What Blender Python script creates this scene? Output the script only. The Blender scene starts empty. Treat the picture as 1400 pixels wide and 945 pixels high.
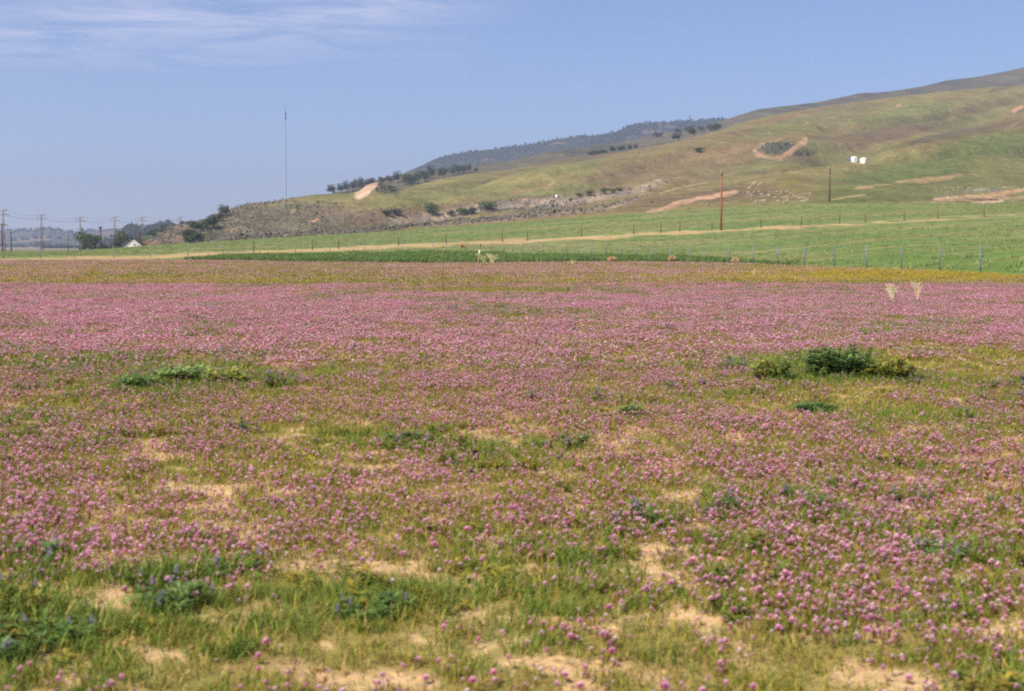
import bpy, math, random
import numpy as np
from mathutils import Vector

R = math.radians
rng = np.random.default_rng(7)
random.seed(7)
scene = bpy.context.scene

# ------------------------------------------------------------------ camera
CAM_H, F, CX, CY, HZ = 1.7, 1750.0, 700.0, 472.5, 337.0
PITCH = math.atan((CY - HZ) / F)
CP, SP = math.cos(PITCH), math.sin(PITCH)
cam = bpy.data.objects.new("camera", bpy.data.cameras.new("camera"))
scene.collection.objects.link(cam)
cam.location = (0, 0, CAM_H)
cam.rotation_euler = (R(90) - PITCH, 0, 0)
cam.data.sensor_width = 36
cam.data.lens = 45
cam.data.clip_start = 0.1
cam.data.clip_end = 40000
cam.data.dof.use_dof = True
cam.data.dof.focus_distance = 90
cam.data.dof.aperture_fstop = 3.5
scene.camera = cam

# ------------------------------------------------------------------ sky, sun, exposure
SUN_EL, SUN_AZ = 49.0, 222.0           # azimuth clockwise from +Y: behind the camera and to the left
sd = Vector((math.sin(R(SUN_AZ)) * math.cos(R(SUN_EL)), math.cos(R(SUN_AZ)) * math.cos(R(SUN_EL)), math.sin(R(SUN_EL))))
sun = bpy.data.objects.new("sun", bpy.data.lights.new("sun", 'SUN'))
scene.collection.objects.link(sun)
sun.data.energy = 4.3
sun.data.angle = R(0.53)
sun.data.color = (1.0, 0.93, 0.82)
sun.rotation_euler = (-sd).to_track_quat('-Z', 'Y').to_euler()
sun.location = (0, 0, 60)

world = bpy.data.worlds.new("World")
scene.world = world
world.use_nodes = True
wt = world.node_tree
wt.nodes.clear()


def N(t, kind, **kw):
    n = t.nodes.new(kind)
    for k, v in kw.items():
        if k.startswith("i_"):
            n.inputs[k[2:]].default_value = v
        else:
            setattr(n, k, v)
    return n


def L(t, a, b):
    t.links.new(a, b)


def math_node(t, op, a, b=None, clamp=False):
    n = t.nodes.new('ShaderNodeMath')
    n.operation = op
    n.use_clamp = clamp
    for i, v in enumerate((a, b)):
        if v is None:
            continue
        if isinstance(v, (int, float)):
            n.inputs[i].default_value = v
        else:
            t.links.new(v, n.inputs[i])
    return n.outputs[0]


sky = N(wt, 'ShaderNodeTexSky', sky_type='NISHITA', sun_disc=False)
sky.sun_elevation = R(SUN_EL)
sky.sun_rotation = R(SUN_AZ)
sky.air_density = 0.8
sky.dust_density = 0.2
sky.ozone_density = 3.0
# thin cirrus, laid out on the sky plane above the place
tc = N(wt, 'ShaderNodeTexCoord')
sep = N(wt, 'ShaderNodeSeparateXYZ')
L(wt, tc.outputs['Generated'], sep.inputs[0])
zz = math_node(wt, 'MAXIMUM', sep.outputs['Z'], 0.02)
pxx = math_node(wt, 'DIVIDE', sep.outputs['X'], zz)
pyy = math_node(wt, 'DIVIDE', sep.outputs['Y'], zz)
comb = N(wt, 'ShaderNodeCombineXYZ')
L(wt, pxx, comb.inputs[0])
L(wt, pyy, comb.inputs[1])
mp = N(wt, 'ShaderNodeMapping')
mp.inputs['Rotation'].default_value = (0, 0, R(-12))
mp.inputs['Scale'].default_value = (1.1, 1.5, 1)
L(wt, comb.outputs[0], mp.inputs['Vector'])
n1 = N(wt, 'ShaderNodeTexNoise', i_Scale=1.1, i_Detail=9.0, i_Roughness=0.62, i_Distortion=0.9)
L(wt, mp.outputs[0], n1.inputs['Vector'])
n2 = N(wt, 'ShaderNodeTexNoise', i_Scale=0.35, i_Detail=3.0)
L(wt, mp.outputs[0], n2.inputs['Vector'])
near = N(wt, 'ShaderNodeMapRange', interpolation_type='SMOOTHSTEP')   # the bank of cirrus starts some way off and lies nearer than that
L(wt, pyy, near.inputs['Value'])
near.inputs['From Min'].default_value = 8.0
near.inputs['From Max'].default_value = 5.2
left = N(wt, 'ShaderNodeMapRange', interpolation_type='SMOOTHSTEP')
L(wt, pxx, left.inputs['Value'])
left.inputs['From Min'].default_value = 0.3
left.inputs['From Max'].default_value = -1.0
wisps = N(wt, 'ShaderNodeMapRange', interpolation_type='SMOOTHSTEP')
L(wt, n1.outputs['Fac'], wisps.inputs['Value'])
wisps.inputs['From Min'].default_value = 0.32
wisps.inputs['From Max'].default_value = 0.66
broad = N(wt, 'ShaderNodeMapRange')
L(wt, n2.outputs['Fac'], broad.inputs['Value'])
broad.inputs['From Min'].default_value = 0.3
broad.inputs['From Max'].default_value = 0.6
m = math_node(wt, 'MULTIPLY', near.outputs[0], left.outputs[0])
m = math_node(wt, 'MULTIPLY', m, wisps.outputs[0])
m = math_node(wt, 'MULTIPLY', m, broad.outputs[0])
m = math_node(wt, 'MULTIPLY', m, 0.72, True)
tint = N(wt, 'ShaderNodeMix', data_type='RGBA', blend_type='MULTIPLY')
tint.inputs['Factor'].default_value = 1.0
L(wt, sky.outputs[0], tint.inputs['A'])
tint.inputs['B'].default_value = (0.90, 0.91, 1.03, 1)
mixc = N(wt, 'ShaderNodeMix', data_type='RGBA')
L(wt, m, mixc.inputs['Factor'])
L(wt, tint.outputs['Result'], mixc.inputs['A'])
mixc.inputs['B'].default_value = (7.6, 7.3, 8.6, 1)
bg = N(wt, 'ShaderNodeBackground', i_Strength=0.083)
L(wt, mixc.outputs['Result'], bg.inputs['Color'])
wo = N(wt, 'ShaderNodeOutputWorld')
L(wt, bg.outputs[0], wo.inputs['Surface'])

vs = scene.view_settings
vs.view_transform = 'Standard'
vs.look = 'None'
vs.exposure = 0.68
vs.gamma = 1
vs.use_curve_mapping = False
scene.cycles.use_denoising = False
scene.cycles.max_bounces = 5
scene.cycles.diffuse_bounces = 2
scene.cycles.transmission_bounces = 2
scene.cycles.transparent_max_bounces = 4
scene.cycles.volume_bounces = 1
scene.cycles.pixel_filter_type = 'BLACKMAN_HARRIS'
scene.cycles.filter_width = 2.1
HAZE_DENSITY = 1.5e-4

# ------------------------------------------------------------------ survey helpers
KA = 1.5


def A(r, g, b, k=KA):
    c = []
    for v in (r, g, b):
        v /= 255.0
        v = v / 12.92 if v <= 0.04045 else ((v + 0.055) / 1.055) ** 2.4
        c.append(v / k)
    return np.array(c)


def tan_e(py):
    v = (CY - np.asarray(py, float)) / F
    return (v * CP - SP) / (CP + v * SP)


def lat(px, py):
    v = (CY - np.asarray(py, float)) / F
    return ((np.asarray(px, float) - CX) / F) / (CP + v * SP)


def project(X, Y, Z):
    d = Y * CP - (Z - CAM_H) * SP
    up = Y * SP + (Z - CAM_H) * CP
    return CX + F * X / d, CY - F * up / d


def flat_point(px, py):
    Y = -CAM_H / tan_e(py)
    return lat(px, py) * Y, Y


def _h(ix, iy, s):
    v = np.sin(ix * 127.1 + iy * 311.7 + s * 74.7) * 43758.5453
    return v - np.floor(v)


def vnoise(x, y, s=0):
    ix, iy = np.floor(x), np.floor(y)
    fx, fy = x - ix, y - iy
    fx = fx * fx * (3 - 2 * fx)
    fy = fy * fy * (3 - 2 * fy)
    a, b = _h(ix, iy, s), _h(ix + 1, iy, s)
    c, d = _h(ix, iy + 1, s), _h(ix + 1, iy + 1, s)
    return (a + (b - a) * fx) * (1 - fy) + (c + (d - c) * fx) * fy


def fbm(x, y, o=4, s=0):
    x, y = np.asarray(x, float), np.asarray(y, float)
    t, a, n = 0, 0.5, 0
    for i in range(o):
        t = t + a * vnoise(x, y, s + i)
        n += a
        x, y, a = x * 2.03 + 17.3, y * 2.03 + 5.1, a * 0.5
    return t / n


def sstep(a, b, x):
    t = np.clip((np.asarray(x, float) - a) / (b - a), 0, 1)
    return t * t * (3 - 2 * t)


def curve(pts):
    p = np.array(sorted(pts), float)
    return lambda x: np.interp(x, p[:, 0], p[:, 1])


def smooth_cols(a, k):
    ker = np.hanning(2 * k + 3)[1:-1]
    ker /= ker.sum()
    return np.convolve(np.pad(a, k, mode='edge'), ker, 'valid')


def seg_dist(px, py, pts, sy=1.0):
    best = np.full(px.shape, 1e9)
    for (x0, y0), (x1, y1) in zip(pts[:-1], pts[1:]):
        dx, dy = x1 - x0, (y1 - y0) * sy
        t = np.clip(((px - x0) * dx + (py - y0) * sy * dy) / (dx * dx + dy * dy + 1e-9), 0, 1)
        best = np.minimum(best, np.hypot(px - x0 - t * dx, (py - y0) * sy - t * dy))
    return best


def ell(px, py, cx, cy, rx, ry, ang=0.0):
    c, s = math.cos(R(ang)), math.sin(R(ang))
    dx, dy = px - cx, -(py - cy)
    return np.hypot((dx * c + dy * s) / rx, (-dx * s + dy * c) / ry)


def mixcol(col, c, m):
    m = np.clip(m, 0, 1)[..., None]
    return col * (1 - m) + np.asarray(c) * m


# ------------------------------------------------------------------ object helpers
C = scene.collection


def mesh_np(name, verts, faces_flat, sizes, mat=None, cols=None, smooth=False):
    me = bpy.data.meshes.new(name)
    verts = np.asarray(verts, np.float32).reshape(-1, 3)
    faces_flat = np.asarray(faces_flat, np.int32).ravel()
    sizes = np.asarray(sizes, np.int32)
    me.vertices.add(len(verts))
    me.vertices.foreach_set("co", verts.ravel())
    me.loops.add(len(faces_flat))
    me.loops.foreach_set("vertex_index", faces_flat)
    me.polygons.add(len(sizes))
    st = np.zeros(len(sizes), np.int32)
    st[1:] = np.cumsum(sizes)[:-1]
    me.polygons.foreach_set("loop_start", st)
    try:
        me.polygons.foreach_set("loop_total", sizes)
    except Exception:
        pass
    if smooth:
        me.polygons.foreach_set("use_smooth", np.ones(len(sizes), bool))
    if cols is not None:
        a = me.color_attributes.new("Col", 'FLOAT_COLOR', 'POINT')
        c4 = np.ones((len(verts), 4), np.float32)
        c4[:, :3] = cols
        a.data.foreach_set("color", c4.ravel())
    me.update(calc_edges=True)
    me.validate()
    if mat:
        me.materials.append(mat)
    return me


class MB:
    """collects simple shapes with one colour per vertex; build() links them as one mesh object"""

    def __init__(s):
        s.v, s.f, s.c = [], [], []

    def add(s, verts, faces, col=(1, 1, 1)):
        b = len(s.v)
        s.v += [tuple(map(float, p)) for p in verts]
        s.f += [tuple(b + i for i in f) for f in faces]
        s.c += [tuple(col)] * len(verts)

    def box(s, lo, hi, col=(1, 1, 1)):
        x0, y0, z0 = lo
        x1, y1, z1 = hi
        s.add([(x0, y0, z0), (x1, y0, z0), (x1, y1, z0), (x0, y1, z0), (x0, y0, z1), (x1, y0, z1), (x1, y1, z1), (x0, y1, z1)],
              [(3, 2, 1, 0), (4, 5, 6, 7), (0, 1, 5, 4), (1, 2, 6, 5), (2, 3, 7, 6), (3, 0, 4, 7)], col)

    def tube(s, pts, radii, n=6, col=(1, 1, 1), cap=True):
        pts = [Vector(p) for p in pts]
        ring = []
        for i, p in enumerate(pts):
            d = (pts[min(i + 1, len(pts) - 1)] - pts[max(i - 1, 0)]).normalized()
            a = d.cross(Vector((0, 0, 1)) if abs(d.z) < 0.9 else Vector((1, 0, 0))).normalized()
            b = d.cross(a)
            for k in range(n):
                t = 2 * math.pi * k / n
                ring.append(p + (a * math.cos(t) + b * math.sin(t)) * radii[i])
        f = []
        for i in range(len(pts) - 1):
            for k in range(n):
                k2 = (k + 1) % n
                f.append((i * n + k, i * n + k2, (i + 1) * n + k2, (i + 1) * n + k))
        if cap:
            f.append(tuple(range(n))[::-1])
            f.append(tuple((len(pts) - 1) * n + k for k in range(n)))
        s.add(ring, f, col)

    def strip(s, pts, widths, side, col0, col1=None):
        """a blade: quads along pts, side = unit sideways vector"""
        col1 = col0 if col1 is None else col1
        b = len(s.v)
        n = len(pts)
        for i, (p, w) in enumerate(zip(pts, widths)):
            t = i / (n - 1)
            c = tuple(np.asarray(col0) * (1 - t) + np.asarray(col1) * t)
            for sg in (-1, 1):
                s.v.append((p[0] + side[0] * w * sg, p[1] + side[1] * w * sg, p[2] + side[2] * w * sg))
                s.c.append(c)
        for i in range(n - 1):
            s.f.append((b + 2 * i, b + 2 * i + 1, b + 2 * i + 3, b + 2 * i + 2))

    def mesh(s, name, mat, smooth=False):
        return mesh_np(name, s.v, [i for f in s.f for i in f], [len(f) for f in s.f], mat, np.array(s.c), smooth)

    def build(s, name, mat, parent=None, smooth=False):
        o = bpy.data.objects.new(name, s.mesh(name, mat, smooth))
        C.objects.link(o)
        o.parent = parent
        return o


def tag(o, label=None, cat=None, group=None, kind=None):
    for k, v in (('label', label), ('category', cat), ('group', group), ('kind', kind)):
        if v:
            o[k] = v
    return o


def thing(name, label, cat, loc=(0, 0, 0), rz=0.0, group=None, scale=None):
    o = bpy.data.objects.new(name, None)
    C.objects.link(o)
    o.empty_display_size = 0.3
    o.location = loc
    o.rotation_euler = (0, 0, rz)
    if scale:
        o.scale = scale if isinstance(scale, (tuple, list)) else (scale,) * 3
    return tag(o, label, cat, group)


def dup(root, label, loc, rz=0.0, scale=None, group=None):
    r = root.copy()
    C.objects.link(r)
    r.location = loc
    r.rotation_euler = (0, 0, rz)
    if scale:
        r.scale = scale if isinstance(scale, (tuple, list)) else (scale,) * 3
    tag(r, label, None, group)
    for ch in root.children:
        c = ch.copy()
        C.objects.link(c)
        c.parent = r
        for g in ch.children:
            d = g.copy()
            C.objects.link(d)
            d.parent = c
    return r


# ------------------------------------------------------------------ materials
def material(name, color=None, rough=0.9, rnd=0.0, noise=(), bump=None, transl=0.0, spec=0.2, metal=0.0, hue=0.0):
    """colour = the mesh's own 'Col' attribute unless given; noise = [(scale, lo, hi)], bump = (scale, strength, distance)"""
    mt = bpy.data.materials.new(name)
    mt.use_nodes = True
    t = mt.node_tree
    t.nodes.clear()
    out = N(t, 'ShaderNodeOutputMaterial')
    bs = N(t, 'ShaderNodeBsdfPrincipled')
    bs.inputs['Roughness'].default_value = rough
    bs.inputs['Specular IOR Level'].default_value = spec
    bs.inputs['Metallic'].default_value = metal
    if color is None:
        col = N(t, 'ShaderNodeAttribute', attribute_name='Col').outputs['Color']
    else:
        rgb = N(t, 'ShaderNodeRGB')
        rgb.outputs[0].default_value = (*[float(v) for v in color], 1)
        col = rgb.outputs[0]
    tco = N(t, 'ShaderNodeTexCoord')
    if rnd or hue:
        oi = N(t, 'ShaderNodeObjectInfo')
        hsv = N(t, 'ShaderNodeHueSaturation')
        v = math_node(t, 'MULTIPLY_ADD', oi.outputs['Random'], 2 * rnd)
        t.nodes[-1].inputs[2].default_value = 1 - rnd
        L(t, v, hsv.inputs['Value'])
        r2 = math_node(t, 'FRACT', math_node(t, 'MULTIPLY', oi.outputs['Random'], 37.7))
        h = math_node(t, 'MULTIPLY_ADD', r2, 2 * hue)
        t.nodes[-1].inputs[2].default_value = 0.5 - hue
        L(t, h, hsv.inputs['Hue'])
        L(t, col, hsv.inputs['Color'])
        col = hsv.outputs[0]
    for sc, lo, hi in noise:
        nz = N(t, 'ShaderNodeTexNoise', i_Scale=sc, i_Detail=5.0, i_Roughness=0.65)
        L(t, tco.outputs['Object'], nz.inputs['Vector'])
        mr = N(t, 'ShaderNodeMapRange')
        L(t, nz.outputs['Fac'], mr.inputs['Value'])
        mr.inputs['From Min'].default_value = 0.3
        mr.inputs['From Max'].default_value = 0.7
        mr.inputs['To Min'].default_value = lo
        mr.inputs['To Max'].default_value = hi
        mx = N(t, 'ShaderNodeVectorMath', operation='SCALE')
        L(t, col, mx.inputs[0])
        L(t, mr.outputs[0], mx.inputs['Scale'])
        col = mx.outputs[0]
    L(t, col, bs.inputs['Base Color'])
    if bump:
        nz = N(t, 'ShaderNodeTexNoise', i_Scale=bump[0], i_Detail=6.0, i_Roughness=0.7)
        L(t, tco.outputs['Object'], nz.inputs['Vector'])
        bp = N(t, 'ShaderNodeBump')
        bp.inputs['Strength'].default_value = bump[1]
        bp.inputs['Distance'].default_value = bump[2]
        L(t, nz.outputs['Fac'], bp.inputs['Height'])
        L(t, bp.outputs[0], bs.inputs['Normal'])
    if transl:
        tr = N(t, 'ShaderNodeBsdfTranslucent')
        L(t, col, tr.inputs['Color'])
        ms = N(t, 'ShaderNodeMixShader')
        ms.inputs[0].default_value = transl
        L(t, bs.outputs[0], ms.inputs[1])
        L(t, tr.outputs[0], ms.inputs[2])
        L(t, ms.outputs[0], out.inputs['Surface'])
    else:
        L(t, bs.outputs[0], out.inputs['Surface'])
    return mt


M_soil = material("meadow_soil", rough=0.95, noise=[(0.9, 0.85, 1.15), (14, 0.75, 1.2), (70, 0.75, 1.2)], bump=(30, 0.7, 0.02), spec=0.05)
M_turf = material("pasture_turf", rough=0.95, noise=[(0.07, 0.85, 1.15), (0.5, 0.78, 1.22), (3.0, 0.7, 1.25)], bump=(1.2, 0.9, 0.25), spec=0.05)
M_hill = material("hill_turf", rough=0.95, noise=[(0.012, 0.85, 1.12), (0.06, 0.74, 1.22), (0.3, 0.72, 1.26)], bump=(0.12, 1.0, 2.6), spec=0.04)
M_ridge = material("ridge_cover", rough=0.95, noise=[(0.004, 0.85, 1.15), (0.03, 0.7, 1.3)], bump=(0.03, 1.0, 10.0), spec=0.03)
M_plant = material("plant_parts", rough=0.65, rnd=0.16, hue=0.012, transl=0.25, spec=0.25)
M_flower = material("flower_parts", rough=0.7, rnd=0.15, hue=0.018, transl=0.3, spec=0.15)
M_leaf = material("tree_leaves", rough=0.7, rnd=0.12, hue=0.012, transl=0.15, spec=0.2)
M_bark = material("bark", color=A(105, 88, 70), rough=0.95, noise=[(6, 0.7, 1.2)], bump=(12, 0.6, 0.03))
M_dry = material("dry_stalk", rough=0.85, rnd=0.08, transl=0.1)
M_galv = material("galvanised_steel", color=(0.17, 0.19, 0.225), rough=0.6, noise=[(5, 0.85, 1.1)], metal=0.25, spec=0.4)
M_wood = material("weathered_wood", rough=0.9, noise=[(4, 0.75, 1.2)], bump=(20, 0.4, 0.02))
M_paint = material("white_paint", color=(0.8, 0.79, 0.76), rough=0.5, noise=[(1.2, 0.93, 1.02)], spec=0.4)
M_steel = material("dark_steel", color=(0.10, 0.085, 0.08), rough=0.6, metal=0.4)
M_rooftile = material("brown_roof", color=A(120, 85, 70), rough=0.9, noise=[(3, 0.8, 1.15)])
M_glass = material("dark_window_glass", color=(0.03, 0.035, 0.04), rough=0.15, spec=0.5)
M_stone = material("pale_stone", color=A(225, 205, 180), rough=0.9, rnd=0.12, noise=[(2, 0.8, 1.15)], bump=(3, 0.6, 0.1))
M_grey = material("grey_blue_paint", color=A(120, 130, 150), rough=0.6)

# ------------------------------------------------------------------ terrain
U0, U1 = -0.62, 0.62


def cols_u(n):
    return np.linspace(U0, U1, n)


def px_of_u(u):
    return CX + u * F


edge_xy = [(-200, 152), (0, 149), (100, 155), (200, 157), (300, 149), (400, 136), (500, 130), (600, 125), (700, 129), (800, 135), (900, 135), (1000, 124),
           (1100, 106), (1200, 93), (1300, 82.5), (1400, 71), (1600, 56), (1800, 46)]
edge_Y = curve(edge_xy)
strip_Y = curve([(-400, 170), (0, 170), (100, 176), (200, 199), (300, 216), (400, 230), (500, 245), (600, 255), (700, 262), (800, 265), (1000, 265), (1200, 262), (1400, 258), (1800, 250)])
strip_py = curve([(-400, 355), (0, 354.5), (100, 354), (200, 352), (300, 347.7), (400, 344), (500, 339.3), (600, 335), (700, 330.7), (800, 325), (900, 320.2), (1000, 314.8),
                  (1100, 310), (1200, 304.6), (1270, 301), (1350, 297), (1500, 290), (1800, 275)])
top_py = curve([(-400, 346), (0, 345.2), (60, 344.8), (100, 343), (150, 339.8), (200, 336), (250, 333), (300, 330), (400, 323.5), (500, 318), (550, 315), (600, 311), (700, 304), (800, 296.5),
                (900, 289.5), (1000, 282.5), (1100, 277.5), (1200, 277), (1300, 277.5), (1400, 278), (1600, 276), (1800, 272)])
top_Y = curve([(-400, 360), (0, 380), (200, 410), (400, 430), (600, 435), (800, 440), (1000, 440), (1135, 440), (1400, 430), (1800, 400)])
pexp = curve([(0, 1.5), (300, 2.2), (700, 2.6), (900, 2.0), (1200, 1.15), (1800, 1.0)])


def micro(X, Y):
    return (fbm(X / 2.2, Y / 2.2, 3, 3) - 0.5) * 0.10 + (fbm(X / 16, Y / 16, 2, 9) - 0.5) * 0.16


def meadow_z(X, Y):
    px = px_of_u(X / np.maximum(Y, 0.5))
    e = edge_Y(px)
    return micro(X, Y) * sstep(1.0, 0.86, Y / e)


def pasture_z(u, Y):
    px = px_of_u(u)
    e, g, c = edge_Y(px), strip_Y(px), top_Y(px)
    zg = CAM_H + g * tan_e(strip_py(px))
    zc = CAM_H + c * tan_e(top_py(px))
    t = np.clip((Y - e) / (g - e), 0, 1)
    t2 = np.clip((Y - g) / (c - g), 0, 1)
    z = np.where(Y <= g, zg * t ** pexp(px), zg + (zc - zg) * t2)
    return z + (fbm(u * Y / 24, Y / 24, 3, 21) - 0.5) * 0.5 * sstep(0, 0.25, t) * (1 - 0.7 * t2) * sstep(1, 0.85, t2)


def grid(name, X, Y, Z, cols, mat, kind='structure'):
    nr, nc = X.shape
    idx = np.arange(nr * nc).reshape(nr, nc)
    f = np.stack([idx[:-1, :-1], idx[:-1, 1:], idx[1:, 1:], idx[1:, :-1]], -1).reshape(-1, 4)
    me = mesh_np(name, np.stack([X, Y, Z], -1), f, np.full(len(f), 4), mat, cols.reshape(-1, 3), True)
    o = bpy.data.objects.new(name, me)
    C.objects.link(o)
    o['kind'] = kind
    return o


# --- meadow density maps (patches surveyed as bearings, laid on the ground)
soil_blobs = [(235, 710, 90, 26, 1.0), (575, 650, 60, 16, 1.1), (210, 918, 55, 25, 1.2), (400, 920, 45, 22, 0.9), (595, 878, 55, 12, 0.8), (700, 842, 80, 11, 0.8),
              (1040, 905, 70, 40, 1.0), (700, 605, 60, 10, 0.8), (1050, 572, 60, 10, 0.8), (400, 507, 30, 9, 0.9), (775, 848, 26, 12, 0.9), (500, 940, 60, 16, 1.0),
              (880, 860, 60, 10, 0.6), (1010, 800, 40, 20, 0.6), (1380, 925, 30, 14, 0.7), (150, 750, 40, 10, 0.5), (650, 690, 60, 14, 0.5), (300, 855, 40, 8, 0.5), (820, 930, 60, 14, 0.7)]
pink_blobs = [(200, 385, 240, 7, -0.3), (680, 394, 120, 8, -0.6), (690, 430, 90, 18, -0.2), (840, 487, 60, 9, -0.25), (235, 520, 190, 24, -0.4), (60, 560, 60, 14, -0.5),
              (1160, 515, 140, 26, -0.75), (1330, 500, 100, 20, -0.35), (540, 600, 120, 22, -0.2), (1100, 560, 120, 16, -0.5), (1280, 580, 140, 30, -0.45), (480, 510, 130, 16, -0.35),
              (760, 372, 200, 9, 0.5), (1100, 455, 320, 40, 0.25), (80, 440, 200, 40, 0.25), (690, 530, 130, 40, 0.45), (1180, 780, 220, 110, 0.45), (250, 762, 230, 24, 0.45), (640, 735, 200, 40, 0.1),
              (1180, 850, 110, 28, 0.55), (100, 600, 110, 30, 0.15), (60, 850, 200, 60, -0.35), (640, 880, 330, 50, -0.15), (300, 900, 250, 50, -0.2), (1260, 378, 240, 8, -1.1), (1150, 400, 200, 10, -0.1),
              (380, 600, 120, 20, -0.15), (150, 690, 150, 24, -0.2), (480, 690, 170, 50, 0.25)]
green_blobs = [(60, 870, 110, 70, 0.8), (235, 815, 70, 30, 0.7), (240, 520, 170, 24, 0.7), (500, 830, 80, 24, 0.3), (1160, 515, 150, 30, 0.6), (560, 600, 110, 24, 0.3), (690, 430, 90, 20, 0.15),
               (480, 515, 120, 18, 0.4), (690, 790, 110, 40, 0.2), (730, 880, 90, 40, 0.3), (1290, 760, 90, 30, 0.4), (940, 930, 60, 30, 0.5), (640, 930, 60, 20, 0.3), (300, 900, 110, 40, 0.25)]
gold_blobs = [(1240, 378, 280, 9, 1.4), (200, 385, 230, 6, 0.5), (690, 394, 120, 7, 0.55), (60, 371, 160, 4, 0.4), (1250, 480, 180, 30, 0.35), (1130, 560, 160, 30, 0.4), (1000, 400, 200, 10, 0.2)]


def blobs(px, py, lst):
    s = np.zeros(np.shape(px))
    for cx, cy, rx, ry, a in lst:
        s = s + a * np.exp(-(((px - cx) / rx) ** 2 + ((py - cy) / ry) ** 2))
    return s


row_pink = curve([(355, .62), (364, .72), (372, .78), (385, .70), (400, .72), (430, .85), (490, .80), (530, .58), (600, .62), (700, .64), (760, .60), (800, .54), (850, .46), (945, .40)])


def maps(X, Y):
    px, py = project(X, Y, np.zeros_like(X))
    n_big = fbm(X / 5.0, Y / 7.0, 3, 31)
    n_mid = fbm(X / 0.9, Y / 1.3, 3, 37)
    n_sm = fbm(X / 0.28, Y / 0.28, 2, 41)
    soil = blobs(px, py, soil_blobs) * (0.1 + 1.3 * n_mid) + sstep(0.50, 0.64, fbm(X / 0.38, Y / 0.30, 4, 51)) * 0.8 * sstep(440, 640, py) * (0.3 + 1.2 * n_big)
    soil = soil * 1.15 * (0.05 + 1.5 * sstep(.40, .60, fbm(X / 0.22, Y / 0.2, 3, 43))) + (n_sm - 0.5) * 0.7
    pink = row_pink(py) + blobs(px, py, pink_blobs) + (n_big - 0.5) * 0.8 + (n_mid - 0.5) * 1.0 - 0.2 * np.clip(soil, 0, 1) + (fbm(X / 34, Y / 9, 3, 33) - .5) * 1.1 * sstep(20, 50, Y)
    green = blobs(px, py, green_blobs) + (fbm(X / 2.0, Y / 2.0, 3, 61) - 0.5) * 1.2
    gold = blobs(px, py, gold_blobs) + (n_big - 0.5) * 0.4
    return pink, green, soil, gold, px, py


uu = cols_u(520)
ey = edge_Y(px_of_u(uu))
s = np.linspace(0, 1, 460) ** 2.4
ug = np.linspace(-1.0, 1.0, 840)
Yg = 0.8 + s[:, None] * (edge_Y(px_of_u(ug))[None, :] - 0.8)
Xg = ug[None, :] * Yg
Zg = meadow_z(Xg, Yg)
pk, gr, so, go, ppx, ppy = maps(Xg, Yg)
tan_s, olive = A(236, 198, 146, 1.3), A(150, 142, 62)
cover = sstep(0.75, 0.1, so) * 0.8
cover = np.maximum(cover, sstep(25, 70, Yg))
colg = tan_s * np.ones(Xg.shape + (1,))
colg = mixcol(colg, olive, cover * (0.8 + 0.3 * fbm(Xg / 0.4, Yg / 0.4, 2, 5)))
grid("ground", Xg, Yg, Zg, colg, M_soil)
# the base sheet under everything, out to the horizon
B = np.array([-9500, -6000, -3000, -1500, -700, -300, -100, 100, 300, 700, 1500, 3000, 6000, 9500], float)
By = np.array([-900, -300, -60, 0.6, 60, 200, 400, 700, 1200, 2000, 4000, 7000, 10500], float)
BX, BY = np.meshgrid(B, By)
BZ = np.where(BY < 60, -0.25, -0.9)
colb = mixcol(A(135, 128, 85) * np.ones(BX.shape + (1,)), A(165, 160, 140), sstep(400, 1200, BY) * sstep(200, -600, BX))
grid("valley_floor", BX, BY, BZ, colb, M_turf)

# --- pasture
rows = 300
s = np.linspace(0, 1, rows)
cy = top_Y(px_of_u(uu))
Yp = ey[None, :] + s[:, None] * (cy - ey)[None, :]
Up = np.broadcast_to(uu[None, :], Yp.shape)
Xp = Up * Yp
Zp = pasture_z(Up, Yp)
ppx, ppy = project(Xp, Yp, Zp)
bpx = px_of_u(Up)
green1, green2, straw, lush, bright = A(126, 148, 86), A(152, 154, 100), A(220, 186, 134), A(88, 122, 54), A(114, 146, 70)
nz = fbm(Xp / 30, Yp / 12, 4, 71)
colp = mixcol(green1 * np.ones(Xp.shape + (1,)), green2, sstep(0.42, 0.62, nz))
colp = mixcol(colp, A(160, 155, 100), sstep(0.55, 0.7, fbm(Xp / 22, Yp / 5, 4, 72)) * 0.55)
colp = mixcol(colp, bright, sstep(1000, 1250, bpx) * sstep(318, 350, ppy) * 0.75)
e_in = (strip_py(bpx) + 3.5 - ppy)
colp = mixcol(colp, lush, sstep(0.0, 6, ppy - np.interp(bpx, [150, 300, 350, 500, 640, 800, 900, 1000, 1100], [362, 353, 350.5, 346, 344.5, 350, 354, 357, 362]) + (nz - .5) * 5) * sstep(180, 260, bpx) * sstep(1090, 900, bpx))
sd_ = np.abs(ppy - strip_py(bpx) + (fbm(Xp / 9, Yp / 9, 3, 75) - 0.5) * 5.5 + (fbm(Xp / 2.5, Yp / 4, 3, 76) - 0.5) * 4.5)
wd = np.interp(bpx, [0, 60, 120, 300, 600, 900, 1000, 1300, 1400], [0.5, 1.2, 2.6, 2.6, 2.4, 1.9, 1.3, 1.1, 0.5])
colp = mixcol(colp, straw, sstep(wd + 0.9, wd - 0.7, sd_) * (0.05 + 1.7 * fbm(Xp / 1.6, Yp / 3, 3, 77)) * np.clip(sstep(1020, 930, bpx) + sstep(.40, .5, fbm(Xp / 7, Yp / 300, 3, 78)), 0.15, 1))
colp = mixcol(colp, straw, sstep(0.60, 0.7, fbm(Xp / 14, Yp / 1.6, 3, 79)) * 0.35 * sstep(600, 900, bpx))
grid("pasture", Xp, Yp, Zp, colp, M_turf)

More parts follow.
